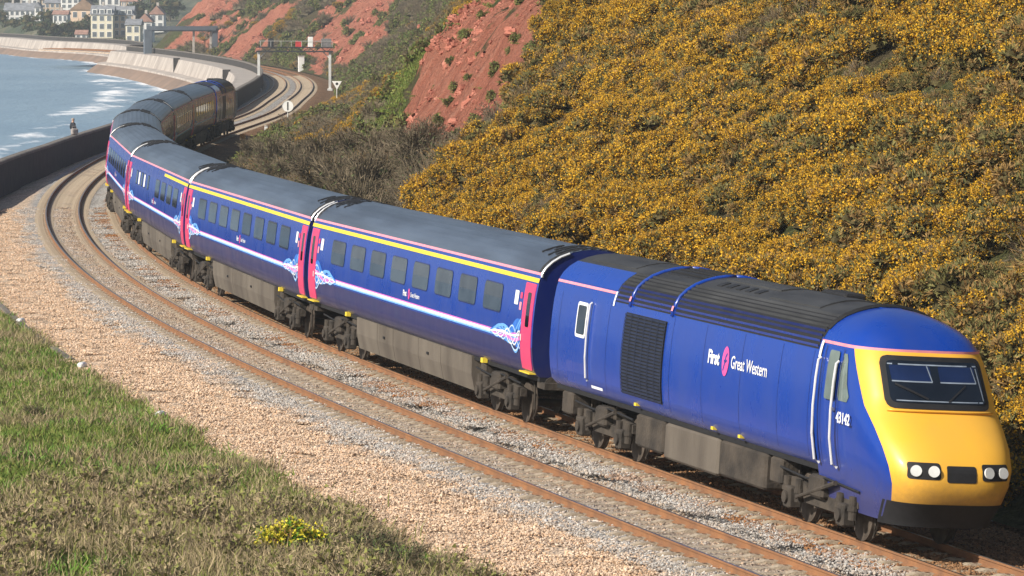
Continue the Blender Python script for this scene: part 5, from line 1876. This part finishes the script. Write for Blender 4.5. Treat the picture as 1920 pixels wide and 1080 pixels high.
def lineside_small():
    b = frame_at(207.3, 'ground_signal_lamp'); tag(b, 'small orange lamp case standing by the inner rail', 'lamp')
    m = MB(); m.bbox(-0.16, 0.16, -3.1, -2.7, 0.0, 0.42, 0.04); m.build('case', M_orange, b)
    m = MB(); m.tube([(0, -2.9, -0.45), (0, -2.9, 0.05)], 0.06, 8); m.build('stand', M_dark, b)
    b = frame_at(224.5, 'marker_post'); tag(b, 'short white marker post in the cess near the orange lamp', 'marker post')
    m = MB(); m.bbox(-0.1, 0.1, -3.45, -3.2, -0.5, 0.42, 0.03); m.build('post', M_signw, b)
    m = MB(); m.bbox(-0.11, 0.11, -3.46, -3.19, 0.422, 0.50, 0.02); m.build('cap', M_conc, b)
    b = frame_at(513.0, 'location_cabinet'); tag(b, 'pale upright cabinet beside the far bend of the line', 'cabinet')
    m = MB(); m.bbox(-0.5, 0.5, -4.3, -3.4, -0.4, 1.9, 0.05); m.build('case', M_signw, b)
    m = MB(); m.bbox(-0.56, 0.56, -4.36, -3.34, 1.902, 2.05, 0.04); m.build('lid', M_conc, b)
    # kerb along the foot of the grass
    rows = []
    for s in np.arange(43, 76, 1.0):
        row = []
        for (a, z) in ((7.50, -0.75), (7.50, -0.47), (7.53, -0.44), (7.70, -0.44), (7.73, -0.47), (7.73, -0.75)):
            x, y = C(s, a); row.append((float(x), float(y), z))
        rows.append(row)
    k = MB(); k.grid(rows, closed=True); tag(k.build('edging_kerb', mat('weathered_kerb', (0.20, 0.17, 0.15), 0.95, 0, col2=(0.13, 0.11, 0.10), vscale=1.5, bump=0.4, bscale=10)), 'low dark concrete edging between grass bank and ballast', 'kerb')
    for i, (s, o, lb) in enumerate(((56.0, 7.55, 'white marker stone at the left picture edge on the kerb'), (41.0, 7.6, 'white marker stone halfway down the grass edge'), (28.0, 7.75, 'white marker stone lowest along the grass edge'))):
        x, y = C(s, o)
        m = MB(); m.bbox(-0.09, 0.09, -0.20, 0.20, -0.1, 0.06, 0.04)
        q = m.build('marker_stone', M_signw); q.location = (float(x), float(y), -0.42); q.rotation_euler = (0, 0, float(TH(s)) + 1.1)
        tag(q, lb, 'marker stone', 'white marker stones along the grass edge')


lineside_small()


def footbridge():
    g = frame_at(672.0, 'footbridge')
    tag(g, 'dark grey footbridge over the railway in front of the town', 'footbridge')
    d = MB(); d.box(-0.8, 0.8, -5.9, 7.2, 4.65, 4.85); d.build('deck', M_bridge, g)
    for x in (-0.9, 0.9):
        p = MB(); p.box(x - 0.06, x + 0.06, -5.9, 7.2, 4.852, 5.65); p.build('side_panel', M_bridge, g)
    t = MB(); t.bbox(-0.9, 0.9, 6.4, 7.9, -0.6, 5.0, 0.06); t.build('tower', M_bridge, g)
    t = MB(); t.bbox(-0.6, 0.6, -6.3, -5.3, -0.6, 5.7, 0.06); t.build('tower', M_bridge, g)
    for y in (-1.7, -5.0):
        t = MB(); t.bbox(-0.2, 0.2, y - 0.2, y + 0.2, -0.5, 4.648, 0.03); t.build('post', M_conc, g)
    return g


footbridge()


# ---- walker on the promenade, seen over the wall
def walker():
    s, o = 186.0, 6.9
    x, y = C(s, o)
    root = empty('person', (float(x), float(y), 0.34), 0.0)
    tag(root, 'person in dark jacket standing on the promenade behind the sea wall', 'person')
    J = {'pelvis': (0, 0, 0.95), 'waist': (0, 0, 1.10), 'chest': (0, 0.02, 1.32), 'neck': (0, 0.02, 1.48), 'chin': (0, 0.0, 1.55), 'head': (0, -0.01, 1.66), 'crown': (0, 0, 1.76),
         'shl': (0.19, 0.01, 1.42), 'ell': (0.27, 0.03, 1.15), 'wrl': (0.24, -0.12, 0.95), 'hal': (0.235, -0.17, 0.88),
         'shr': (-0.19, 0.01, 1.42), 'elr': (-0.28, 0.05, 1.15), 'wrr': (-0.20, -0.16, 1.02), 'har': (-0.17, -0.22, 0.98),
         'hil': (0.10, 0, 0.90), 'knl': (0.11, -0.03, 0.50), 'anl': (0.11, 0.04, 0.09), 'tol': (0.12, -0.14, 0.04),
         'hir': (-0.10, 0, 0.90), 'knr': (-0.11, 0.02, 0.50), 'anr': (-0.12, 0.06, 0.09), 'tor': (-0.13, -0.12, 0.04)}
    rad = {'pelvis': .15, 'waist': .14, 'chest': .17, 'neck': .062, 'chin': .07, 'head': .10, 'crown': .07, 'shl': .085, 'ell': .06, 'wrl': .042, 'hal': .04, 'shr': .085, 'elr': .06, 'wrr': .042, 'har': .04,
           'hil': .10, 'knl': .07, 'anl': .05, 'tol': .04, 'hir': .10, 'knr': .07, 'anr': .05, 'tor': .04}
    E = [('pelvis', 'waist'), ('waist', 'chest'), ('chest', 'neck'), ('neck', 'chin'), ('chin', 'head'), ('head', 'crown'), ('chest', 'shl'), ('shl', 'ell'), ('ell', 'wrl'), ('wrl', 'hal'), ('chest', 'shr'), ('shr', 'elr'), ('elr', 'wrr'), ('wrr', 'har'),
         ('pelvis', 'hil'), ('hil', 'knl'), ('knl', 'anl'), ('anl', 'tol'), ('pelvis', 'hir'), ('hir', 'knr'), ('knr', 'anr'), ('anr', 'tor')]
    names = list(J)
    me = bpy.data.meshes.new('body')
    me.from_pydata([J[n] for n in names], [(names.index(a), names.index(b)) for a, b in E], [])
    ob = link('body', me, root)
    k = NT('clothed_body')
    tc = k.n('ShaderNodeTexCoord').outputs['Object']
    sp = k.n('ShaderNodeSeparateXYZ'); k.l(tc, sp.inputs[0])
    nz = k.noise(tc, 14, 3)
    zf = k.math('DIVIDE', k.math('ADD', sp.outputs['Z'], k.math('MULTIPLY', nz, 0.01)), 2.0)
    c = k.ramp(zf, [(0.0, (0.02, 0.018, 0.016)), (0.05, (0.05, 0.055, 0.075)), (0.445, (0.05, 0.055, 0.075)), (0.45, (0.018, 0.02, 0.028)), (0.752, (0.018, 0.02, 0.028)), (0.755, (0.55, 0.34, 0.25))], 'CONSTANT')
    k.l(c, k.b.inputs['Base Color']); k.b.inputs['Roughness'].default_value = 0.85
    me.materials.append(k.m)
    sk = ob.modifiers.new('skin', 'SKIN')
    for i, n in enumerate(names):
        me.skin_vertices[0].data[i].radius = (rad[n], rad[n] * (0.75 if n in ('chest', 'pelvis', 'waist') else 1.0))
        me.skin_vertices[0].data[i].use_root = (n == 'pelvis')
    sub = ob.modifiers.new('sub', 'SUBSURF'); sub.levels = 2; sub.render_levels = 2
    hm = MB()
    rows = []
    for j in range(6):
        t = math.pi / 2 * j / 5
        rows.append([(0.112 * math.cos(t) * math.cos(a), 0.008 + 0.122 * math.cos(t) * math.sin(a), 1.675 + 0.125 * math.sin(t)) for a in np.linspace(0, 2 * math.pi, 13)[:-1]])
    hm.grid(rows, closed=True); hm.build('hair', mat('grey_hair', (0.36, 0.30, 0.25), 0.9, 0, var=0.3, vscale=20), root, smooth=True)
    root.rotation_euler = (0, 0, 2.3)
    b = MB(); b.bbox(-0.22, 0.22, -0.14, 0.14, 0, 0.42, 0.06); b.tube([(-0.15, 0, 0.42), (-0.1, 0, 0.56), (0.1, 0, 0.56), (0.15, 0, 0.42)], 0.02, 6)
    x2, y2 = C(174.5, 5.75)
    bo = b.build('bag', mat('bag_canvas', (0.45, 0.40, 0.36), 0.9, 0, col2=(0.2, 0.18, 0.18), vscale=6)); bo.location = (float(x2), float(y2), 1.40); bo.rotation_euler = (0, 0, 0.6)
    tag(bo, 'pale bag resting on the sea wall coping next to the person', 'bag')


walker()


# ================================================================ the town across the bay
def town_ground():
    xs = np.concatenate([np.arange(-700, -260, 20), np.arange(-260, 60, 5.0), np.arange(60, 200, 20)])
    ys = np.concatenate([np.arange(770, 1250, 6.0), np.arange(1250, 2300, 25)])
    Xg, Yg = np.meshgrid(xs, ys, indexing='ij')
    d, sd = seg_dist(Xg, Yg, WALL)
    d = (-d * sd).reshape(Xg.shape)          # inland positive
    z = town_z(Xg, Yg, d)
    # level the ground to the foot of every house and tree
    num = np.zeros_like(z); den = np.full_like(z, 1e-3)
    for (cx, cy, cz) in CTRL:
        w = np.exp(-((Xg - cx) ** 2 + (Yg - cy) ** 2) / 14.0 ** 2)
        num += w * (cz - 0.15 - z); den += w
    z = z + num / den * np.clip(d / 6, 0, 1)
    k = NT('town_hill_cover')
    tc = k.n('ShaderNodeTexCoord').outputs['Object']
    n1 = k.noise(tc, 0.03, 5, 0.6); n2 = k.noise(tc, 0.25, 5, 0.65)
    c = k.mix(k.ramp(n1, [(0.45, (0, 0, 0)), (0.6, (1, 1, 1))]), k.ramp(n2, [(0.3, (0.03, 0.045, 0.03)), (0.7, (0.07, 0.09, 0.045))]), k.ramp(n2, [(0.3, (0.08, 0.09, 0.05)), (0.7, (0.20, 0.17, 0.11))]))
    k.l(c, k.b.inputs['Base Color']); k.b.inputs['Roughness'].default_value = 0.95
    k.bump(n2, 1.0, 2.0)
    me = np_mesh('town_hill', np.stack([Xg, Yg, z], -1).reshape(-1, 3), grid_faces(len(xs), len(ys)), [k.m], smooth=True)
    tag(link('town_hill', me), kind='structure')


def town_z(x, y, d):
    z = np.interp(d, [-30, -1, 0.3, 8, 30, 60, 120, 260, 700], [-9, -9, 0.2, 0.6, 1.6, 4.2, 10, 32, 70])
    return z + np.clip(d / 40, 0, 1) * (0.8 * fbm(x * 0.03, y * 0.03, 201) + 3.0 * np.clip((d - 90) / 100, 0, 1) * fbm(x * 0.01, y * 0.01, 203))


CTRL = []


def house(px, w, zb, h, Y, depth, wallc, roofc, roof='gable', rows=2, cols=3, label='', rot=0.0, dormers=0, roofh=None, name='house', chim=1):
    """px: centre in metres east; Y distance; base height zb, wall height h. Front faces the sea (-y)."""
    CTRL.extend([(px - w / 2, Y, zb), (px + w / 2, Y, zb), (px, Y + depth, zb + 0.4)])
    g = empty(name, (px, Y, zb), rot)
    tag(g, label, 'house', 'houses of the seaside town')
    wm = mat('render_%02d%02d%02d' % tuple(int(c * 99) for c in wallc), wallc, 0.9, 0, var=0.08, vscale=0.4)
    rm = mat('slates_%02d%02d%02d' % tuple(int(c * 99) for c in roofc), roofc, 0.85, 0, var=0.3, vscale=0.8, bump=0.3, bscale=3)
    wl = MB(); wl.box(-w / 2, w / 2, 0, depth, -3, h); wl.build('wall', wm, g)
    rh = roofh if roofh is not None else min(w, depth) * 0.42
    r = MB(); e = 0.3
    if roof == 'gable':        # ridge along the front
        r.add([(-w / 2 - e, -e, h), (w / 2 + e, -e, h), (w / 2 + e, depth + e, h), (-w / 2 - e, depth + e, h), (-w / 2 - e, depth / 2, h + rh), (w / 2 + e, depth / 2, h + rh)], [(0, 1, 5, 4), (2, 3, 4, 5), (0, 4, 3), (1, 2, 5), (3, 2, 1, 0)])
    elif roof == 'front':      # gable end to the sea
        r.add([(-w / 2 - e, -e, h), (w / 2 + e, -e, h), (w / 2 + e, depth + e, h), (-w / 2 - e, depth + e, h), (0, -e, h + rh), (0, depth + e, h + rh)], [(0, 1, 4), (1, 2, 5, 4), (2, 3, 5), (3, 0, 4, 5), (3, 2, 1, 0)])
    elif roof == 'hip':
        r.add([(-w / 2 - e, -e, h), (w / 2 + e, -e, h), (w / 2 + e, depth + e, h), (-w / 2 - e, depth + e, h), (-w / 4, depth / 2, h + rh), (w / 4, depth / 2, h + rh)], [(0, 1, 5, 4), (2, 3, 4, 5), (0, 4, 3), (1, 2, 5), (3, 2, 1, 0)])
    else:
        r.box(-w / 2 - 0.15, w / 2 + 0.15, -0.15, depth + 0.15, h + 0.003, h + 0.4)
    ro = r.build('roof', rm, g)
    for c in range(chim):
        cx = (-0.5 + (c + 0.5) / chim) * w * 0.8
        cm = MB(); cm.bbox(cx - 0.35, cx + 0.35, depth * 0.5 - 0.3, depth * 0.5 + 0.3, h, h + rh + 0.9, 0.05); cm.build('chimney', M_conc, ro)
    for c in range(dormers):
        cx = (-0.5 + (c + 0.5) / dormers) * w
        dm = MB(); dm.box(cx - 0.7, cx + 0.7, 0.3, depth * 0.5, h + 0.15, h + 1.5); dd = dm.build('dormer', M_signw, ro)
        dm = MB(); dm.box(cx - 0.45, cx + 0.45, 0.22, 0.298, h + 0.4, h + 1.3); dm.build('pane', M_townglass, dd)
    for a in range(rows):
        for b in range(cols):
            cx = (-0.5 + (b + 0.5) / cols) * w
            cz = h * (a + 0.55) / rows
            hw, hh = min(0.55, w / cols * 0.28), min(0.75, h / rows * 0.3)
            f = MB(); f.box(cx - hw - 0.1, cx + hw + 0.1, -0.05, -0.003, cz - hh - 0.1, cz + hh + 0.1); fo = f.build('window', M_signw, g)
            p = MB(); p.box(cx - hw, cx + hw, -0.08, -0.052, cz - hh, cz + hh); p.build('pane', M_townglass, fo)
    return g


M_townglass = mat('town_window_glass', (0.17, 0.19, 0.21), 0.15, 0, var=0.3, vscale=0.5)
CREAM = (0.78, 0.72, 0.56); WHITE = (0.80, 0.79, 0.76); PEACH = (0.78, 0.58, 0.42); TAN = (0.55, 0.42, 0.30)
SLATE = (0.24, 0.25, 0.27); TILE = (0.38, 0.22, 0.17); BROWN = (0.30, 0.20, 0.13)


def bx(px, Y):
    return (px - 960) / 7143.0 * Y


def bz(py, Y):
    return CAM_H - (py - 14) / 7143.0 * Y


def town():
    def H(x0, x1, ytop, ybase, Y, *a, **k):
        house((bx(x0, Y) + bx(x1, Y)) / 2, bx(x1, Y) - bx(x0, Y), bz(ybase, Y), bz(ytop, Y) - bz(ybase, Y), Y, *a, **k)
    H(8, 66, 24, 46, 1170, 8, WHITE, SLATE, 'gable', 2, 6, 'long low white terrace with grey roof at the far left', chim=3, roofh=2.4)
    H(65, 76, 18, 42, 1150, 6, WHITE, SLATE, 'front', 2, 1, 'narrow white gabled house at the end of the long terrace', roofh=1.6)
    H(84, 112, 10, 30, 1180, 8, TAN, SLATE, 'gable', 2, 3, 'drab house with grey roof between the terrace and white block', roofh=2)
    H(114, 147, 2, 30, 1130, 9, WHITE, SLATE, 'flat', 3, 3, 'tall plain white block standing above the other houses')
    H(99, 126, 31, 47, 1075, 7, WHITE, TILE, 'gable', 1, 3, 'small white cottage below the tall white block', roofh=1.2)
    H(132, 182, 22, 42, 1105, 10, PEACH, BROWN, 'front', 1, 3, 'tan gabled house with broad sloping roof beside the cream villa', roofh=3.2)
    H(170, 211, 31, 76, 1040, 9, CREAM, SLATE, 'gable', 3, 3, 'tall cream villa with slate roof and dormers facing the bay', dormers=3, roofh=2.6)
    H(212, 248, 32, 72, 1046, 9, PEACH, SLATE, 'gable', 3, 3, 'peach and white house joined to the right of the cream villa', dormers=3, roofh=2.6)
    H(226, 262, 6, 24, 1170, 8, TAN, TILE, 'gable', 2, 3, 'house with reddish tiled roof behind the cream villa', roofh=2.2)
    H(186, 224, 0, 16, 1190, 8, WHITE, TILE, 'gable', 1, 3, 'pale house with red tiles highest behind the villa', roofh=2.2)
    H(235, 262, 50, 86, 1000, 8, CREAM, SLATE, 'gable', 2, 2, 'low cream house beside the footbridge tower', roofh=1.6)
    H(258, 284, 44, 82, 1012, 8, WHITE, TILE, 'front', 2, 2, 'white house with gable half hidden by the footbridge', roofh=2.2)
    H(280, 306, 30, 58, 1060, 8, WHITE, TILE, 'front', 2, 2, 'white gabled house with pink tiles under the red cliff', roofh=2.4)
    H(141, 162, 68, 76, 1010, 5, WHITE, TILE, 'gable', 1, 2, 'small white hut with red roof on the shore', roofh=1.2, chim=0)
    H(78, 98, 4, 20, 1230, 8, TAN, TILE, 'gable', 2, 2, 'far brown house on the hill above the terrace', roofh=2)
    H(40, 70, -4, 12, 1260, 8, WHITE, SLATE, 'gable', 2, 3, 'far pale house on the hill behind the terrace', roofh=2)
    # trees and shrubbery between the houses
    me = []
    for q in range(3):
        g = np.random.default_rng(300 + q)
        n = 420
        lc = g.normal(0, 0.32, (8, 3)) * np.array([1, 1, 0.6]) + np.array([0, 0, 0.75]); k = g.integers(0, 8, n)
        u = unit(g.normal(size=(n, 3))); c = lc[k] + u * (0.42 * np.sqrt(g.uniform(size=n)))[:, None]
        me.append(cloud_mesh('crown', [(tris(c, u + g.normal(0, 0.8, (n, 3)), g.uniform(0.14, 0.26, n), g.uniform(0.10, 0.20, n), g), 0)] + [(core_tris(0.30, 0.30, 7, 3, 0, g) + p, 1) for p in lc], [M_tree, M_core]))
    tm = MB(); tm.tube([(0, 0, -0.3), (0.02, 0, 0.3), (0.0, 0.02, 0.7)], [0.06, 0.045, 0.02], 6)
    tr = tm.mesh('trunk', mat('town_tree_bark', (0.10, 0.075, 0.05), 0.9, 0, var=0.3, vscale=4))
    spots = [(18, 50, 1142, 5.5, 'bush at the far left shore below the long terrace'), (40, 48, 1125, 6, 'rounded bush under the left part of the terrace'), (62, 50, 1095, 6.5, 'dark bush under the right end of the terrace'), (84, 56, 1060, 6.5, 'dark tree below the gap beside the terrace'), (104, 58, 1040, 6, 'tree under the small white cottage'),
             (122, 60, 1040, 5.5, 'tree left of the red roofed hut'), (136, 56, 1050, 6, 'dark tree between the hut and the tan house'), (154, 54, 1060, 6.5, 'dark tree left of the cream villa'), (166, 48, 1075, 5.5, 'tree at the upper left corner of the cream villa'), (225, 82, 990, 4, 'dark shrub at the foot of the peach house'), (262, 92, 975, 3.5, 'dark shrub left of the footbridge tower'), (6, 38, 1165, 5, 'tree at the left picture edge by the terrace'),
             (250, 26, 1120, 8, 'dark tree right of the villa roof'), (272, 22, 1140, 9, 'tall dark tree behind the gabled houses'), (296, 20, 1130, 9, 'dark tree where the town meets the cliff'), (318, 16, 1120, 9, 'dark tree on the cliff edge above the footbridge'), (88, 34, 1110, 6, 'tree in the gap left of the white block'), (240, 10, 1240, 10, 'tree on the hill above the villa'), (110, 4, 1300, 11, 'far tree on the hill left of the white block'), (160, 6, 1290, 11, 'far tree on the hill above the tan house'), (20, 6, 1300, 11, 'far tree on the hill at the top left corner')]
    for i, (x, y, Y, r, lb) in enumerate(spots):
        g = empty('town_tree', (bx(x, Y), Y, bz(y, Y) - r * 0.4)); g.scale = (r * 0.62, r * 0.62, r * 0.55); g.rotation_euler = (0, 0, i * 1.3)
        CTRL.append((bx(x, Y), Y, bz(y, Y) - r * 0.4 - 0.05))
        link('crown', me[i % 3], g); link('trunk', tr, g)
        tag(g, lb, 'tree', 'trees of the seaside town')


town()
town_ground()

# ---------------------------------------------------------------- sea air
hz = MB(); hz.box(-4300, 400, -320, 6200, -11.0, 92.0)
k = bpy.data.materials.new('sea_haze'); k.use_nodes = True
nt = k.node_tree
nt.nodes.remove(nt.nodes['Principled BSDF'])
pv = nt.nodes.new('ShaderNodeVolumePrincipled')
pv.inputs['Color'].default_value = (0.82, 0.91, 1.0, 1)
pv.inputs['Density'].default_value = 0.00021
pv.inputs['Anisotropy'].default_value = 0.0
nt.links.new(pv.outputs[0], nt.nodes['Material Output'].inputs['Volume'])
ho = hz.build('haze', k)
tag(ho, 'thin pale sea haze over the bay', 'haze', kind='stuff')
